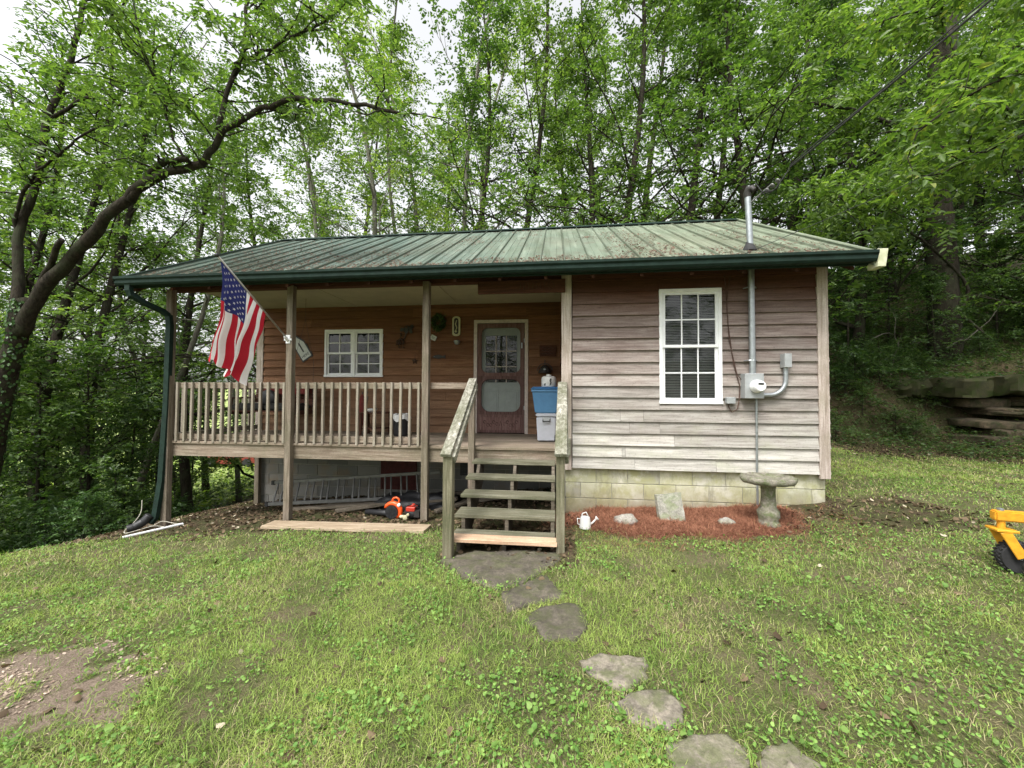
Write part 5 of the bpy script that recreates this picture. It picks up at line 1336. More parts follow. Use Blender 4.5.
# ================================================================ GRASS, WEEDS, LITTER, PINE STRAW
def polar_xy(rs, n, r0, r1, half, p=1.0, cx=CAM_LOC.x, cy=CAM_LOC.y):
    r = r0 + (r1 - r0) * rs.rand(n) ** p; a = rs.uniform(-half, half, n) + math.pi / 2 + YAW
    return np.column_stack([cx + r * np.cos(a), cy + r * np.sin(a)]), r
def under_house(x, y): return ((x > XC - .02) & (x < XR - .02) & (y > .0)) | ((x > -.0) & (x < XC + .1) & (y > YB))
def on_stone(x, y):
    r = np.zeros(len(x), bool)
    for s in STONES: r |= in_poly(x, y, s, .90)
    return r
def blades(name, P, r, L0, L1, w0, col, lean, mat, seg=True, zoff=0.):
    rs = np.random.RandomState(len(P)); n = len(P); z = hfast(P[:, 0], P[:, 1]) - .004 + zoff
    a = rs.uniform(0, 6.283, n); L = rs.uniform(L0, L1, n); wd = np.maximum(w0 * rs.uniform(.7, 1.3, n), r * .00085); le = np.clip(rs.normal(lean, .35, n), .05, 1.5)
    D = np.column_stack([np.cos(a) * np.sin(le), np.sin(a) * np.sin(le), np.cos(le)]); le2 = le + rs.uniform(.2, .9, n); D2 = np.column_stack([np.cos(a) * np.sin(le2), np.sin(a) * np.sin(le2), np.cos(le2)])
    b = a + math.pi / 2 + rs.normal(0, .4, n); Sd = np.column_stack([np.cos(b), np.sin(b), np.zeros(n)]) * wd[:, None] * .5
    B = np.column_stack([P, z]); Mid = B + D * (L * .55)[:, None]; T = Mid + D2 * (L * .45)[:, None]; T[:, 2] = np.maximum(T[:, 2], B[:, 2] + .006)
    v = np.empty((n, 6, 3)); v[:, 0] = B - Sd; v[:, 1] = B + Sd; v[:, 2] = Mid + Sd * .85; v[:, 3] = Mid - Sd * .85; v[:, 4] = T + Sd * .15; v[:, 5] = T - Sd * .15
    k = (np.arange(n) * 6)[:, None]; F = np.concatenate([k + np.array([[0, 1, 2, 3]]), k + np.array([[3, 2, 4, 5]])], 1).reshape(-1, 4)
    C = np.repeat(col, 6, axis=0)
    return tag(link(name, mesh_np(name, v.reshape(-1, 3), F, 4, C), mat), kind='stuff')
def lerp3(a, b, t): return np.asarray(a)[None] * (1 - t[:, None]) + np.asarray(b)[None] * t[:, None]
rs = np.random.RandomState(21)
# lawn
P, r = polar_xy(rs, 1400000, .4, 15.5, R(88), 1.0); x, y = P[:, 0], P[:, 1]
n1 = fnoise(x * .8, y * .8, 71); n2 = fnoise(x * 3.1, y * 3.1, 73); n3 = fnoise(x * 9, y * 9, 75)
den = .24 + .85 * sstep(.36, .58, .45 * n1 + .35 * n2 + .25 * n3)
den *= 1 - .55 * sstep(-1.9, -.9, y + (n1 - .5) * 2) * (y < 1.2)
den *= (1 - .93 * litter_mask(x, y)) * (1 - .97 * mulch_mask(x, y)) * (1 - .90 * dirt_mask(x, y)) * (1 - meadow_mask(x, y))
wx = x + (n3 - .5) * .5; wy = y + (n3 - .5) * .7; k = (rs.rand(len(x)) < den) & ~under_house(x, y) & ~on_stone(x, y) & ~((x < 6.0) & (x > -.2) & (y > -.15)) & ~((wx > 4.68) & (wx < 5.95) & (wy > -1.5) & (rs.rand(len(x)) < .93))
P, r, n1, n2, n3 = P[k], r[k], n1[k], n2[k], n3[k]; x, y = P[:, 0], P[:, 1]; t = rs.rand(len(x))
gr = lerp3((.090, .175, .026), (.34, .43, .105), np.clip(t * .75 + (n2 - .4) * 1.5, 0, 1)); st = np.clip((fnoise(x * 1.3, y * 1.3, 79) - .40) * 2.0, 0.05, .65) + .38 * sstep(-2.8, -.9, y) * np.clip(n3 * 2 - .3, 0, 1)
dry = rs.rand(len(x)) < st * .6; gr[dry] = lerp3((.28, .25, .12), (.52, .46, .27), rs.rand(dry.sum())); gr *= rs.uniform(.75, 1.25, (len(x), 1))
blades('lawn_grass', P, r, .022, .070, .0030, gr, .85, M['grass'])
# taller tufts near the camera
P, r = polar_xy(rs, 46000, 1.25, 9.0, R(78), 1.0); x, y = P[:, 0], P[:, 1]
k = (fnoise(x * 2.2, y * 2.2, 83) > .60) & (dirt_mask(x, y) < .5) & (litter_mask(x, y) < .4) & (mulch_mask(x, y) < .3) & ~on_stone(x, y) & ~under_house(x, y); P, r = P[k], r[k]
blades('grass_tufts', P, r, .05, .11, .0042, lerp3((.12, .22, .035), (.30, .42, .10), rs.rand(len(P))), .65, M['grass'])
# clover and broad-leaved weeds
P, r = polar_xy(rs, 165000, .5, 12.0, R(80), 1.0); x, y = P[:, 0], P[:, 1]
w1 = fnoise(x * 1.2, y * 1.2, 91) + .14 * sstep(5.6, 7.5, x); k = (w1 * .6 + fnoise(x * 5, y * 5, 93) * .5 > .56 - .0 * x) & (litter_mask(x, y) < .55) & (mulch_mask(x, y) < .2) & (dirt_mask(x, y) < .45) & ~on_stone(x, y) & ~under_house(x, y) & ~((x > 4.65) & (x < 5.95) & (y > -1.5)); P, r = P[k], r[k]
def round_leaves(name, P, S0, S1, h0, h1, c0, c1, mat, tilt=.35, kk=5, seed=5, cols=None, zc=.0):
    rs = np.random.RandomState(seed); n = len(P); z = hfast(P[:, 0], P[:, 1]); C = np.column_stack([P, z + rs.uniform(h0, h1, n)])
    N = np.array([[0, 0, 1.]]) + rs.normal(0, tilt, (n, 3)); N /= np.linalg.norm(N, axis=1, keepdims=True); a0 = rs.uniform(0, 6.28, n)
    T = np.column_stack([np.cos(a0), np.sin(a0), np.zeros(n)]); T -= N * (T * N).sum(1, keepdims=True); T /= np.linalg.norm(T, axis=1, keepdims=True); Bt = np.cross(N, T); S_ = rs.uniform(S0, S1, n); el = rs.uniform(.55, 1.0, n)
    v = np.empty((n, 6, 3))
    for q in range(6):
        a = 2 * math.pi * q / 6; v[:, q] = C + T * (np.cos(a) * S_)[:, None] + Bt * (np.sin(a) * S_ * el)[:, None] + N * (.18 * S_ * (1 if q in (0, 3) else -.5))[:, None]
    v[:, :, 2] = np.maximum(v[:, :, 2], z[:, None] + .004)
    k = (np.arange(n) * 6)[:, None]; F = np.concatenate([k + np.array([[0, 1, 2, 3]]), k + np.array([[0, 3, 4, 5]])], 1).reshape(-1, 4)
    col = lerp3(c0, c1, rs.rand(n)) * rs.uniform(.8, 1.2, (n, 1)) if cols is None else cols
    return tag(link(name, mesh_np(name, v.reshape(-1, 3), F, 4, np.repeat(col, 6, axis=0)), mat), kind='stuff')
sz_ = rs.rand(len(P)) < .9; round_leaves('clover_and_weeds', P[sz_], .004, .011, .010, .045, (.08, .19, .03), (.26, .42, .10), M['grass'], .55)
round_leaves('broadleaf_weeds', P[~sz_], .008, .019, .012, .05, (.09, .19, .035), (.25, .38, .10), M['grass'], .5, seed=6)
# dead leaves and twigs: thick under the eaves and trees, thin on the lawn
n = 150000; X1 = np.column_stack([rs.uniform(-3.5, 16, n), rs.uniform(-4.9, 9, n)]); x, y = X1[:, 0], X1[:, 1]
k = (rs.rand(n) < litter_mask(x, y) * (.35 + .9 * sstep(.45, .65, fnoise(x * 1.7, y * 1.7, 101))) + .018) & ~((x > XC) & (x < XR) & (y > 0) & (y < 6)) & (mulch_mask(x, y) < .5 + .5 * (rs.rand(n) < .3)); P = X1[k]
c = lerp3((.045, .030, .018), (.20, .145, .09), rs.rand(len(P)) ** 1.4); pale = rs.rand(len(P)) < .03; c[pale] = (.50, .43, .32)
round_leaves('fallen_leaves', P, .010, .032, .004, .022, None, None, M['litter'], .55, seed=8, cols=c)
# pine straw
n = 70000; P = np.column_stack([rs.uniform(5.6, 9.1, n), rs.uniform(-1.3, .03, n)]); k = rs.rand(n) < mulch_mask(P[:, 0], P[:, 1]) * 1.0 + .035; P = P[k]
c = lerp3((.13, .045, .025), (.38, .18, .11), rs.rand(len(P))); blades('pine_straw', P, np.full(len(P), 4.), .05, .13, .0022, c, 1.35, M['straw'], zoff=.004)
# wood chips on the bare earth patch
n = 16000; P = np.column_stack([rs.uniform(.8, 4.4, n), rs.uniform(-4.3, -2.4, n)]); k = rs.rand(n) < dirt_mask(P[:, 0], P[:, 1]) * sstep(.42, .62, fnoise(P[:, 0] * 4, P[:, 1] * 4, 111)); P = P[k]
round_leaves('wood_chips', P, .003, .012, .003, .010, (.22, .155, .115), (.56, .45, .37), M['litter'], .3, seed=9)
# twigs and leaf scraps caught on the roof
n = 15000; rs = np.random.RandomState(77); xx = rs.uniform(-.2, 9.2, n); s = rs.rand(n) ** 2.6 * 3.1; k = fnoise(xx * 1.3, s * 1.1, 121) + .42 * np.exp(-s / .3) > .54 ; xx, s = xx[k], s[k]; n = len(xx)
yy = -.48 + s; zz = 3.20 + (yy + .47) * SL + .006; a = rs.uniform(0, 6.28, n)
D = np.column_stack([np.cos(a), np.sin(a), np.sin(a) * SL]); Nn = np.tile([0, -SL, 1.], (n, 1)) + rs.normal(0, .25, (n, 3)); Sd = np.cross(D, Nn); Sd /= np.linalg.norm(Sd, axis=1, keepdims=True)
Lg = rs.uniform(.012, .05, n)[:, None]; Wd = rs.uniform(.003, .012, n)[:, None]; B = np.column_stack([xx, yy, zz]); up = np.array([[0, 0, .008]])
v = np.stack([B - Sd * Wd, B + Sd * Wd, B + D * Lg + Sd * Wd * .5 + up, B + D * Lg - Sd * Wd * .5 + up], 1).reshape(-1, 3); F = np.arange(n * 4).reshape(-1, 4)
c = lerp3((.055, .032, .022), (.21, .135, .10), rs.rand(n)); tag(link('roof_litter', mesh_np('roof_litter', v, F, 4, np.repeat(c, 4, axis=0)), M['litter']), kind='stuff')
# ================================================================ TREES AND UNDERGROWTH
def leaves_np(P, D, N, Sz, wr=.55, fold=.18, droop=.15):
    """six-vertex folded leaves; P base, D direction, N normal, Sz length"""
    D = D / np.linalg.norm(D, axis=1, keepdims=True)
    Sd = np.cross(D, N); Sd /= np.linalg.norm(Sd, axis=1, keepdims=True) + 1e-9
    U = np.cross(Sd, D); s = Sz[:, None]; n = len(P)
    v = np.empty((n, 6, 3))
    v[:, 0] = P; v[:, 1] = P + D * s * .32 - Sd * s * wr * .5 + U * s * fold * .5; v[:, 2] = P + D * s * .72 - Sd * s * wr * .34 + U * s * (fold * .4 - droop * .4)
    v[:, 3] = P + D * s - U * s * droop; v[:, 4] = P + D * s * .72 + Sd * s * wr * .34 + U * s * (fold * .4 - droop * .4); v[:, 5] = P + D * s * .32 + Sd * s * wr * .5 + U * s * fold * .5
    b = (np.arange(n) * 6)[:, None]
    F = np.concatenate([b + np.array([[0, 3, 2, 1]]), b + np.array([[0, 5, 4, 3]])], axis=1).reshape(-1, 4)
    return v.reshape(-1, 3), F

def sprays_to_leaves(rs, SP, SD, k, L, size, tilt=.45, droop=.25):
    """SP spray origins, SD spray directions: k leaves alternate along each fan, lying mostly level"""
    n = len(SP)
    SD = SD + rs.normal(0, .25, SD.shape); SD[:, 2] -= droop * rs.rand(n); SD /= np.linalg.norm(SD, axis=1, keepdims=True)
    N = np.array([[0, 0, 1.]]) + rs.normal(0, tilt * .6, (n, 3)); N -= SD * (N * SD).sum(1, keepdims=True); N /= np.linalg.norm(N, axis=1, keepdims=True)
    Sd = np.cross(SD, N)
    t = (np.arange(k) + .5) / k; t = t[None, :] + rs.uniform(-.06, .06, (n, k)); ln = L * rs.uniform(.6, 1.3, (n, 1))
    P = SP[:, None] + SD[:, None] * (t * ln)[..., None]; P[..., 2] -= (t ** 2 * ln * .25)
    sg = np.where(np.arange(k) % 2, 1., -1.)[None, :, None]; fw = rs.uniform(.25, .9, (n, k, 1))
    D = SD[:, None] * fw + Sd[:, None] * sg * rs.uniform(.6, 1.1, (n, k, 1)) + rs.normal(0, .22, (n, k, 3)); D[..., 2] -= .18
    NN = N[:, None] + rs.normal(0, tilt, (n, k, 3))
    Sz = size * rs.uniform(.45, 1.35, (n, k)) * rs.uniform(.75, 1.2, (n, 1))
    return P.reshape(-1, 3), D.reshape(-1, 3), NN.reshape(-1, 3), Sz.ravel()

def branch(rs, p, d, L, n, up=.12, wob=.12):
    pts = [p]; d = d.normalized()
    for i in range(n):
        d = (d + Vector(rs.normal(0, wob, 3)) + Vector((0, 0, up))).normalized(); p = p + d * (L / n); pts.append(p)
    return pts

def tree_meshes(seed, H, r0, cb, spread, nlimb, nspray, leaf, lean=(0, 0), wob=.05, spray_len=.45, k=9, nsec=5, top=.5, tilt=.45):
    rs = np.random.RandomState(seed); mb = MB(); SP = []; SD = []
    tp = []; p = Vector((0, 0, -.25)); n = 12
    for i in range(n + 1):
        t = i / n; tp.append(Vector((lean[0] * t ** 1.3 * H + math.sin(t * 5 + seed) * wob * H * .12, lean[1] * t ** 1.3 * H + math.cos(t * 4 + seed * 2) * wob * H * .12, -.25 + t * H)))
    rad = [r0 * (1.35 if i == 0 else 1) * (1 - .9 * (i / n) ** .9) + .008 for i in range(n + 1)]
    mb.tube(tp, rad, 8)
    for j in range(nlimb):
        t = cb + (0.97 - cb) * ((j + rs.rand() * .8) / nlimb); a = j * 2.4 + rs.rand() * .9
        i = min(int(t * n), n - 1); f = t * n - i; q = tp[i].lerp(tp[i + 1], f)
        prof_ = math.sin(min(1, (t - cb) / (1 - cb) * .85 + .25) * math.pi) ** .7 * (1 - .35 * (t > top))
        L = spread * max(.25, prof_) * rs.uniform(.7, 1.15); el = rs.uniform(.15, .55) + .6 * (t - .3) * (t > .5)
        d = Vector((math.cos(a) * math.cos(el), math.sin(a) * math.cos(el), math.sin(el)))
        pts = branch(rs, q, d, L, 5, up=.06, wob=.16); rr = max(.012, rad[i] * .38)
        mb.tube(pts, [rr * (1 - .8 * s / 5) for s in range(6)], 5, cap=False)
        for s in range(nsec):
            u = .25 + .75 * (s + rs.rand() * .6) / nsec; ii = min(int(u * 5), 4); b = pts[ii].lerp(pts[ii + 1], u * 5 - ii)
            dd = (pts[ii + 1] - pts[ii]).normalized(); sd_ = dd.cross(Vector((0, 0, 1))); sgn = 1 if s % 2 else -1
            d2 = dd * .7 + sd_ * sgn * rs.uniform(.4, 1.1) + Vector((0, 0, rs.uniform(-.25, .3)))
            L2 = L * rs.uniform(.28, .5); p2 = branch(rs, b, d2, L2, 3, up=-.02, wob=.18)
            mb.tube(p2, [rr * .35, rr * .26, rr * .16, .004], 4, cap=False)
            for m_ in range(nspray):
                u2 = rs.uniform(.15, 1.0); i3 = min(int(u2 * 3), 2); b2 = p2[i3].lerp(p2[i3 + 1], u2 * 3 - i3)
                aa = rs.uniform(0, 2 * math.pi); d3 = d2.normalized() * .8 + Vector((math.cos(aa), math.sin(aa), rs.uniform(-.3, .35)))
                SP.append(b2 + Vector(rs.normal(0, .10, 3))); SD.append(d3)
    SP = np.array([tuple(v) for v in SP]); SD = np.array([tuple(v) for v in SD])
    P, D, N, Sz = sprays_to_leaves(rs, SP, SD, k, spray_len, leaf, tilt)
    v, F = leaves_np(P, D, N, Sz)
    cm = mesh_np('crown', v, F, 4)
    tm = bpy.data.meshes.new('trunk'); tm.from_pydata(mb.v, [], mb.f); tm.polygons.foreach_set('use_smooth', [True] * len(tm.polygons))
    return tm, cm

for (e_, P_, D_, N_, S_) in DEFER:
    v_, F_ = leaves_np(P_, D_, N_, S_, .25); link('needles', mesh_np('needles', v_, F_, 4), M['leafdk'], e_)
KIND = {}
def kind(key, *a, mats=('bark', 'leaf'), **kw):
    tm, cm = tree_meshes(*a, **kw); tm.materials.append(M[mats[0]]); cm.materials.append(M[mats[1]]); KIND[key] = (tm, cm)
kind('tall', 1, 15, .15, .16, 3.2, 29, 8, .094, wob=.25)
kind('tallb', 2, 16, .13, .20, 3.0, 27, 8, .092, lean=(.05, .02), wob=.4, mats=('barkpale', 'leafyl'))
kind('dense', 3, 14, .15, .08, 3.5, 36, 9, .100, mats=('bark', 'leaf'), wob=.2)
kind('densedk', 4, 13, .15, .06, 3.4, 36, 9, .105, mats=('bark', 'leafdk'), wob=.2)
kind('open', 5, 17, .10, .26, 2.7, 22, 8, .092, lean=(-.06, .03), wob=.5, mats=('barkpale', 'leaf'))
kind('young', 6, 6, .045, .10, 1.9, 20, 6, .095, mats=('bark', 'leaf'), spray_len=.4)
kind('youngdk', 7, 5, .04, .06, 1.8, 20, 6, .095, mats=('bark', 'leafdk'), spray_len=.4)
kind('shrub', 8, 2.0, .02, .05, 1.1, 14, 4, .085, mats=('bark', 'leafdk'), spray_len=.3, nsec=4)
kind('shruby', 9, 1.8, .02, .05, 1.1, 14, 4, .085, mats=('bark', 'cover'), spray_len=.3, nsec=4)

def plant(key, name, label, cat, group, x, y, s=1.0, rz=None, tilt=(0, 0)):
    tm, cm = KIND[key]; e = empty(name, (x, y, gz(x, y) - .03), random.uniform(0, 6.28) if rz is None else rz)
    e.rotation_euler = (tilt[0], tilt[1], e.rotation_euler.z); e.scale = (s, s, s * random.uniform(.93, 1.07))
    t = bpy.data.objects.new('trunk' if 'shrub' not in name else 'stems', tm); c = bpy.data.objects.new('crown' if 'shrub' not in name else 'foliage', cm)
    for o in (t, c): COL.objects.link(o); o.parent = e
    tag(e, label, cat, group); return e

def ground_at(px, depth):
    p = at(px, 394, depth); return p.x, p.y
#                 px    depth kind      scale  look
BACK = [
 (402, 19.5, 'tallb', 1.5), (440, 26, 'dense', 1.7), (365, 23, 'tall', 1.5), (345, 14.5, 'tallb', 1.25), (318, 13.0, 'open', 1.2), (458, 15.0, 'open', 1.3), (530, 13.5, 'tall', 1.25), (255, 15.0, 'dense', 1.15), (585, 14.0, 'dense', 1.25), (628, 12.6, 'tall', 1.25),
 (695, 13.0, 'dense', 1.25), (745, 12.0, 'dense', 1.2), (800, 13.5, 'densedk', 1.25), (425, 16.5, 'open', 1.3), (505, 19, 'tallb', 1.5), (560, 22, 'dense', 1.6), (290, 21, 'tallb', 1.5),
 (655, 19, 'dense', 1.5), (720, 18, 'densedk', 1.4), (330, 27, 'dense', 1.3), (600, 26, 'tall', 1.6), (470, 12.5, 'tall', 1.15)]
RIGHT = [(850, 12.5, 'densedk', .95), (905, 14.5, 'densedk', 1.1), (1000, 13.5, 'densedk', 1.0), (1040, 10.6, 'densedk', .72), (830, 17, 'densedk', 1.1), (780, 21, 'dense', 1.2), (960, 18, 'densedk', 1.1), (1060, 13.5, 'densedk', 1.0), (1110, 10, 'densedk', .9), (900, 22, 'dense', 1.1), (1040, 17, 'dense', 1.1), (1180, 8, 'dense', .8), (850, 27, 'dense', 1.2)]
LEFT = [(95, 11.5, 'dense', .85), (150, 16, 'densedk', .9), (35, 15, 'densedk', 1.0), (215, 20, 'dense', 1.0), (200, 12.2, 'tall', .95), (120, 9.6, 'tall', .95), (75, 8.9, 'tall', .9), (25, 8.6, 'tall', .85), (165, 10.6, 'open', .9), (145, 13.5, 'open', 1.0), (60, 13, 'tallb', 1.0), (5, 12, 'tall', 1.0), (-50, 9, 'dense', .85),
 (100, 17, 'tall', 1.1), (20, 18, 'tall', 1.1), (180, 19, 'tall', 1.1), (-90, 12, 'densedk', .95), (-200, 8, 'dense', .9), (240, 17.5, 'open', 1.0), (60, 32, 'tallb', 1.2), (150, 48, 'dense', .8)]
ORD = ['first', 'second', 'third', 'fourth', 'fifth', 'sixth', 'seventh', 'eighth', 'ninth', 'tenth', 'eleventh', 'twelfth', 'thirteenth', 'fourteenth', 'fifteenth', 'sixteenth', 'seventeenth', 'eighteenth', 'nineteenth', 'twentieth', 'twenty-first', 'twenty-second', 'twenty-third', 'twenty-fourth', 'twenty-fifth', 'twenty-sixth']
LK = {'tall': 'tall dark barked tree', 'tallb': 'tall pale barked tree', 'open': 'slender pale sparse tree', 'dense': 'broad leafy tree', 'densedk': 'broad deep green tree', 'young': 'bright green young tree', 'youngdk': 'deep green young tree'}
for lst, grp, base in ((BACK, 'tall trees behind the cabin', 'of those behind the cabin'), (RIGHT, 'trees on the slope right of the cabin', 'of those right of the cabin'), (LEFT, 'trees down the bank left of the porch', 'of those left of the porch')):
    lst = sorted(lst)
    for q, (px, dp, kd, sc) in enumerate(lst):
        x, y = ground_at(px, dp)
        if -.6 < x < 9.8 and .5 < y < 7.2: y = 7.4 + random.random()
        plant(kd, 'broadleaf_tree', '%s, %s from the left %s' % (LK[kd], ORD[q], base), 'tree', grp, x, y, sc)

# understorey: young trees and shrubs
YNG = [(90, 7.9, 'young', .75), (135, 9.0, 'youngdk', .8), (110, 13, 'youngdk', 1.2), (160, 12.5, 'young', 1.0), (20, 12, 'youngdk', 1.2), (195, 15.5, 'youngdk', 1.0), (40, 7.2, 'young', .7), (-10, 6.8, 'young', .8), (60, 10.5, 'youngdk', 1.0), (5, 9.8, 'young', .9), (185, 14.5, 'young', 1.2),
 (850, 10.6, 'youngdk', .75), (890, 12.2, 'youngdk', .8), (935, 10.6, 'youngdk', .55), (1000, 10.8, 'youngdk', .7), (840, 13.5, 'young', .9), (1040, 10.5, 'youngdk', .7), (880, 16, 'youngdk', 1.0), (960, 14.5, 'youngdk', 1.0), (1010, 15, 'young', 1.0), (1070, 9.8, 'youngdk', .8),
 (258, 14.5, 'young', .7), (-60, 6.6, 'youngdk', .9)]
YNG.sort(); cnt = {}
for px, dp, kd, sc in YNG:
    x, y = ground_at(px, dp); side = 'in the undergrowth left of the porch' if px < 512 else 'beyond the rock ledge'; cnt[side] = cnt.get(side, -1) + 1
    plant(kd, 'young_tree', '%s, %s from the left %s' % (LK[kd], ORD[cnt[side]], side), 'tree', 'young trees ' + side, x, y, sc)
SHR = []
for k in range(26):
    px = random.uniform(-60, 150); SHR.append((px, random.uniform(6.6, 9.5) - px * .002, random.choice(('shrub', 'shruby')), random.uniform(.35, .7)))
for k in range(5): SHR.append((random.uniform(150, 205), random.uniform(9, 14), 'shruby', random.uniform(.3, .5)))
for k in range(26): SHR.append((random.uniform(835, 1090), random.uniform(10.0, 13.5), 'shrub', random.uniform(.3, .65)))
SHR += [(835, 9.0, 'shrub', .4), (905, 10.6, 'shrub', .55), (950, 10.9, 'shrub', .4), (985, 10.8, 'shrub', .35), (1015, 10.6, 'shrub', .4), (862, 9.9, 'shrub', .5), (895, 9.6, 'shrub', .45), (915, 9.3, 'shrub', .42), (845, 10.2, 'shrub', .5), (880, 10.3, 'shrub', .6), (925, 9.8, 'shrub', .35)]
for px, dp, kd, sc in SHR:
    x, y = ground_at(px, dp)
    if -1.8 < x < 10 and -1.5 < y < 6: continue
    side = 'on the left bank' if px < 512 else 'on the dark slope behind the rock ledge'
    plant(kd, 'leafy_shrub', 'low %s leafy shrub growing %s' % ('dark green' if kd == 'shrub' else 'fresh green', side), 'shrub', 'low shrubs ' + side, x, y, sc)

# hand-laid skeleton trees -------------------------------------------------
def skeleton_tree(name, label, cat, limbs, twigs, bark, leafm, leaf, k, seed, slen=.4, extra=None, nbase=10):
    """limbs: list of ([(px, py, depth)...], r0, r1); twigs: sprays grown along given limb indices"""
    rs = np.random.RandomState(seed)
    b0 = limbs[0][0][0]; root = at(*b0); e = empty(name, root); mb = MB(); SP = []; SD = []
    allp = []
    for pts, r0, r1 in limbs:
        W = [at(*p) - root for p in pts]
        fine = []
        for i in range(len(W) - 1):
            a, b = W[max(i - 1, 0)], W[min(i + 2, len(W) - 1)]
            for s in range(4):
                t = s / 4; p0, p1, p2, p3 = a, W[i], W[i + 1], b
                q = .5 * ((2 * p1) + (p2 - p0) * t + (2 * p0 - 5 * p1 + 4 * p2 - p3) * t * t + (3 * p1 - p0 - 3 * p2 + p3) * t ** 3)
                fine.append(q + Vector(rs.normal(0, .012, 3)))
        fine.append(W[-1]); n = len(fine)
        mb.tube(fine, [r0 + (r1 - r0) * (i / (n - 1)) ** .8 + rs.normal(0, .03) * r0 for i in range(n)], nbase, cap=True); allp.append(fine)
    for li, cnt, L, t0 in twigs:
        pts = allp[li]; n = len(pts) - 1
        for c in range(cnt):
            u = t0 + (1 - t0) * (c + rs.rand()) / cnt; i = min(int(u * n), n - 1); q = pts[i].lerp(pts[i + 1], u * n - i)
            dd = (pts[i + 1] - pts[i]).normalized(); a = rs.uniform(0, 2 * math.pi)
            d = dd * .5 + Vector((math.cos(a), math.sin(a), rs.uniform(-.35, .5)))
            LL = L * rs.uniform(.5, 1.2); p2 = branch(rs, q, d, LL, 5, up=-.03, wob=.22)
            mb.tube(p2, [.014, .011, .009, .007, .005, .003], 4, cap=False)
            for m_ in range(int(LL * 15)):
                u2 = rs.uniform(.1, 1); i3 = min(int(u2 * 5), 4); b2 = p2[i3].lerp(p2[i3 + 1], u2 * 5 - i3)
                aa = rs.uniform(0, 6.28); SP.append(b2 + Vector(rs.normal(0, .06, 3))); SD.append(d.normalized() * .5 + Vector((math.cos(aa), math.sin(aa), rs.uniform(-.4, .2))))
    o = mb.build('trunk', M[bark], e, smooth=True)
    if SP:
        P, D, N, Sz = sprays_to_leaves(rs, np.array([tuple(v) for v in SP]), np.array([tuple(v) for v in SD]), k, slen, leaf, .4)
        v, F = leaves_np(P, D, N, Sz, wr=.42); link('crown', mesh_np('crown', v, F, 4), M[leafm], e)
    tag(e, label, cat); return e
limbs = [([(-30, 640, 6.3), (-22, 540, 6.1), (-9, 460, 5.9), (1, 395, 5.8), (19, 325, 5.7), (26, 300, 5.7)], .15, .115),
 ([(17, 335, 5.7), (45, 288, 5.6), (80, 250, 5.45), (117, 208, 5.3), (156, 178, 5.2), (203, 164, 5.1)], .105, .045),
 ([(17, 335, 5.7), (18, 270, 5.8), (20, 230, 5.9), (38, 175, 6.0), (48, 120, 6.1), (70, 60, 6.2), (85, 0, 6.3)], .075, .03),
 ([(130, 200, 5.25), (160, 165, 5.15), (188, 160, 5.05)], .055, .035),
 ([(203, 164, 5.1), (218, 140, 5.05), (254, 111, 5.0), (289, 101, 4.95), (332, 101, 4.9), (375, 108, 4.85), (405, 116, 4.8)], .045, .018),
 ([(217, 128, 5.05), (225, 95, 5.1), (240, 60, 5.15), (246, 10, 5.2), (250, -40, 5.3)], .035, .018),
 ([(236, 65, 5.15), (262, 52, 5.1), (300, 35, 5.05), (332, 15, 5.0)], .024, .012),
 ([(35, 300, 5.65), (50, 265, 5.5), (62, 240, 5.3)], .05, .03),
 ([(16, 240, 5.9), (20, 200, 5.8), (45, 165, 5.6), (70, 145, 5.5), (95, 128, 5.4)], .03, .012),
 ([(188, 160, 5.05), (170, 130, 5.0), (160, 90, 5.0), (140, 40, 5.0), (130, -20, 5.0)], .02, .008),
 ([(48, 120, 6.1), (90, 100, 6.0), (130, 105, 5.9), (180, 90, 5.8)], .03, .01)]
skeleton_tree('leaning_tree', 'big dark leaning tree at the left edge, its limb arching over the porch roof', 'tree', limbs,
  [(1, 4, 1.0, .75), (2, 24, 1.5, .4), (3, 5, .8, .3), (4, 18, 1.0, .1), (5, 18, 1.2, .2), (6, 13, 1.0, .1), (8, 10, .9, .3), (9, 15, 1.1, .3), (10, 16, 1.2, .2)], 'bark', 'leaf', .075, 9, 5, .36)
# ivy climbing the leaning trunk
rs = np.random.RandomState(31); lt = bpy.data.objects['leaning_tree']; tp_ = [at(-22, 540, 6.1), at(-9, 460, 5.9), at(1, 395, 5.8), at(19, 325, 5.7), at(26, 300, 5.7)]; n = 1500
seg = rs.randint(0, 4, n); u = rs.rand(n); A_ = np.array([tuple(p) for p in tp_]); C_ = A_[seg] * (1 - u)[:, None] + A_[seg + 1] * u[:, None]; a = rs.uniform(0, 6.28, n); out = np.column_stack([np.cos(a), np.sin(a), np.zeros(n)])
keep = fnoise(a * 1.2, C_[:, 2] * 1.5, 5) > .46; rr_ = .155 - .03 * (seg / 4.); Pn = (C_ + out * rr_[:, None])[keep] - np.array(tuple(lt.location)); o2 = out[keep]; n = len(Pn)
v, F = leaves_np(Pn, np.column_stack([rs.normal(0, .5, n), rs.normal(0, .5, n), -np.ones(n)]), o2 + rs.normal(0, .35, (n, 3)), rs.uniform(.03, .06, n), .8); link('ivy', mesh_np('ivy', v, F, 4), M['cover'], lt)
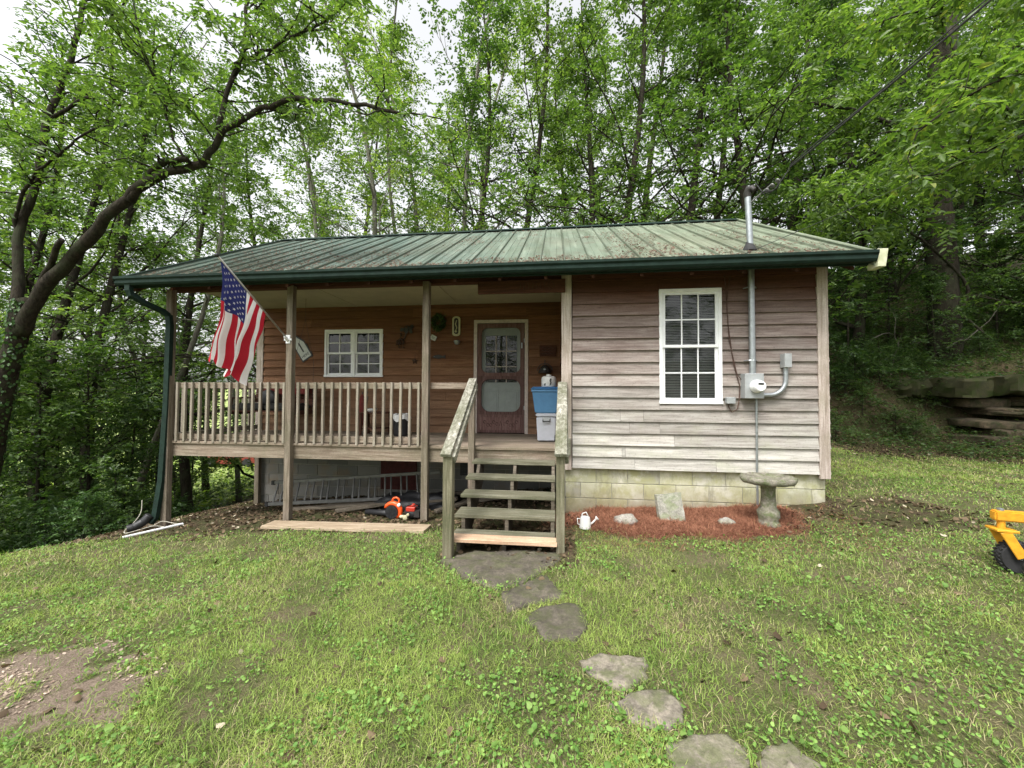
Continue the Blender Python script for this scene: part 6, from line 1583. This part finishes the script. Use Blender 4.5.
# big trunk beyond the ledge on the right
limbs = [([(948, 378, 11), (946, 345, 11), (942, 300, 11), (940, 240, 11), (934, 170, 11), (938, 100, 11.1), (946, 20, 11.2), (952, -60, 11.3)], .38, .26),
 ([(946, 330, 10.9), (968, 290, 10.7), (935, 250, 10.6), (908, 230, 10.5), (903, 205, 10.4)], .05, .02),
 ([(950, 310, 10.8), (975, 325, 10.6), (992, 345, 10.5)], .05, .025),
 ([(934, 170, 11), (900, 130, 10.5), (850, 110, 10), (790, 100, 9.6)], .09, .02),
 ([(938, 100, 11.1), (985, 60, 10.5), (1040, 40, 10)], .10, .03), ([(946, 40, 11.1), (900, 15, 10.6), (850, 20, 10.2)], .09, .03),
 ([(940, 150, 11.0), (900, 170, 9.5), (860, 190, 8.3), (820, 200, 7.5)], .06, .015), ([(946, 20, 11.2), (960, 60, 9.5), (985, 90, 8.0), (1010, 110, 7.0)], .07, .015)]
skeleton_tree('oak_tree', 'thick dark ivy-scarred tree trunk standing above the rock ledge', 'tree', limbs,
  [(3, 20, 1.8, .3), (4, 16, 1.8, .3), (5, 18, 1.8, .3), (6, 24, 1.6, .3), (7, 26, 1.6, .3)], 'bark', 'leaf', .13, 9, 6, .5)
# branch of a near maple reaching in from the right with light leaves
limbs = [([(1390, 470, 5.0), (1370, 300, 4.9), (1330, 150, 4.9), (1290, 20, 5.0), (1250, -120, 5.2)], .17, .08),
 ([(1330, 150, 4.9), (1200, 70, 5.0), (1080, 50, 5.0), (980, 90, 5.1), (920, 130, 5.2)], .06, .01),
 ([(1345, 200, 4.9), (1200, 140, 5.3), (1080, 120, 5.6), (990, 150, 5.8), (930, 180, 6.0)], .05, .01),
 ([(1290, 20, 5.0), (1180, -40, 5.2), (1060, -40, 5.5), (960, 0, 5.8), (880, 20, 6.2)], .06, .01),
 ([(1340, 190, 4.9), (1240, 190, 5.2), (1140, 200, 5.6), (1050, 210, 6)], .05, .01)]
skeleton_tree('maple_tree', 'light yellow green leafy branches reaching in at the top right corner', 'tree', limbs,
  [(1, 16, .8, .35), (2, 16, .9, .35), (3, 22, 1.0, .3), (4, 10, .8, .3)], 'bark', 'leafyl', .12, 8, 16, .4)
# trees behind the photographer, seen only as reflections in the panes
for x, y, kd in ((-2, -19, 'dense'), (4, -20, 'densedk'), (9, -19, 'dense'), (16, -18, 'densedk'), (-8, -20, 'dense'), (1, -23, 'dense'), (6.5, -24, 'densedk'), (12.5, -21, 'dense'), (20, -20, 'dense')):
    plant(kd, 'broadleaf_tree', 'leafy tree far across the lawn behind the camera, only reflected', 'tree', 'trees facing the cabin across the lawn', x, y, 1.0)
# dead sticks and roots on the slope by the big trunk
t_ = MB(); rs = np.random.RandomState(4)
for k in range(34):
    a = at(rs.uniform(860, 1010), rs.uniform(335, 395), rs.uniform(10.2, 11.5)); d = Vector((rs.normal(0, 1), rs.normal(0, .4), rs.uniform(-.3, 1.2)))
    p = branch(rs, a, d, rs.uniform(.5, 1.6), 5, -.08, .3)
    o = MB(); o.tube(p, [.022, .018, .014, .011, .008, .004], 5); ob = o.build('dead_branch', M['barkpale'])
    tag(ob, 'bare grey dead branch tangled on the slope below the big trunk', 'branch', 'dead branches around the big trunk')

# low ground cover on the banks
def cover(name, label_xy, n, size, seed, mat):
    rs = np.random.RandomState(seed); P = label_xy(rs, n); n = len(P)
    z = hfast(P[:, 0], P[:, 1]); a = rs.uniform(0, 6.28, n)
    B = np.column_stack([P, z + rs.uniform(.02, .22, n)]); D = np.column_stack([np.cos(a), np.sin(a), rs.uniform(-.2, .5, n)]) if True else None
    N = np.array([[0, 0, 1.]]) + rs.normal(0, .45, (n, 3)); v, F = leaves_np(B, D, N, size * rs.uniform(.5, 1.3, n), .6)
    return tag(link(name, mesh_np(name, v, F, 4), mat), kind='stuff')
def left_xy(rs, n):
    x = rs.uniform(-14, -1.2, n); y = rs.uniform(-6, 9, n); k = (fnoise(x * .8, y * .8, 61) + .9 * sstep(2.0, 3.6, -x + (fnoise(x * .9, y * .9, 62) - .5) * 1.5) > .72); return np.column_stack([x, y])[k]
def right_xy(rs, n):
    x = rs.uniform(9.6, 22, n); y = rs.uniform(3.4, 15, n); up = (x > 13) & (y > ledge_y(x) + .1) | (y > 6.2)
    k = (fnoise(x * .8, y * .8, 63) + .24 * up + .10 * (x < 13.4) > .55); return np.column_stack([x, y])[k]
cover('ground_cover', left_xy, 30000, .085, 3, M['cover']); cover('ground_cover', right_xy, 60000, .06, 4, M['leafdk'])
rs = np.random.RandomState(91); n = 5200; x = rs.uniform(13.6, 20, n); y = rs.uniform(5.2, 7.4, n); kq = fnoise(x * 1.5, y * 1.5, 64) > .45; x, y = x[kq], y[kq]; n = len(x); a = rs.uniform(0, 6.28, n)
led = bpy.data.objects['rock_ledge']; bpy.context.view_layer.update(); dgr = bpy.context.evaluated_depsgraph_get(); Pz = []
for xx, yy in zip(x, y):
    hit, loc, *_ = S.ray_cast(dgr, (xx, yy, 2.9), (0, 0, -1), distance=1.5); Pz.append(loc.z if hit else 2.2)
B = np.column_stack([x, y, np.array(Pz) + rs.uniform(.0, .12, n)]) - np.array(tuple(led.location)); v, F = leaves_np(B, np.column_stack([np.cos(a), np.sin(a), rs.uniform(-.4, .4, n)]), np.array([[0, 0, 1.]]) + rs.normal(0, .4, (n, 3)), rs.uniform(.03, .09, n), .55)
link('creeping_plants', mesh_np('creeping_plants', v, F, 4), M['leafdk'], led)
def mead_xy(rs, n):
    x = -8 - 26 * rs.rand(n) ** 1.5; y = rs.uniform(-14, 30, n); return np.column_stack([x, y])
cover('meadow_growth', mead_xy, 26000, .22, 5, M['leafyl'])

# red car parked far down in the clearing
def meadow_car():
    p = at(236, 466, 29); x, y = p.x, p.y; e = empty('parked_car', (x, y, gz(x, y)), R(12)); e.scale = (1, 1, 1); tag(e, 'small red car far down in the bright clearing, seen under the porch deck', 'car')
    m = MB(); secs = [(-1.9, .35, .62, .72), (-1.75, .28, .80, .80), (-.7, .26, .90, .82), (.9, .26, .92, .82), (1.7, .28, .86, .80), (1.95, .36, .66, .72)]
    v = []
    for X_, z0, z1, hw in secs: v += [(X_, -hw, z0), (X_, -hw, z1 - .08), (X_, -hw + .08, z1), (X_, hw - .08, z1), (X_, hw, z1 - .08), (X_, hw, z0)]
    F = [(i * 6 + k, i * 6 + (k + 1) % 6, (i + 1) * 6 + (k + 1) % 6, (i + 1) * 6 + k) for i in range(5) for k in range(6)] + [(5, 4, 3, 2, 1, 0), (30, 31, 32, 33, 34, 35)]
    m.add(v, F); m.build('body', M['carred'], e)
    m = MB(); m.hexa([Vector((X_ * (1 if z < 1 else .66), Y_ * (1 if z < 1 else .82), z)) for z in (.905, 1.36) for Y_ in (-.74, .74) for X_ in (-1.0, 1.15)]); m.build('cabin_windows', M['dark'], e, bevel=.03)
    m = MB(); m.box(-.62, .72, -.58, .58, 1.365, 1.40); m.build('roof', M['carred'], e, bevel=.015)
    for X_ in (-1.2, 1.2):
        for Y_ in (-.76, .76): m = MB(); m.lathe([(.0, -.09), (.30, -.09), (.32, 0), (.30, .09), (0, .09)], 18, (X_, Y_, .32), RX); m.build('wheel', M['rubber'], e)
meadow_car()
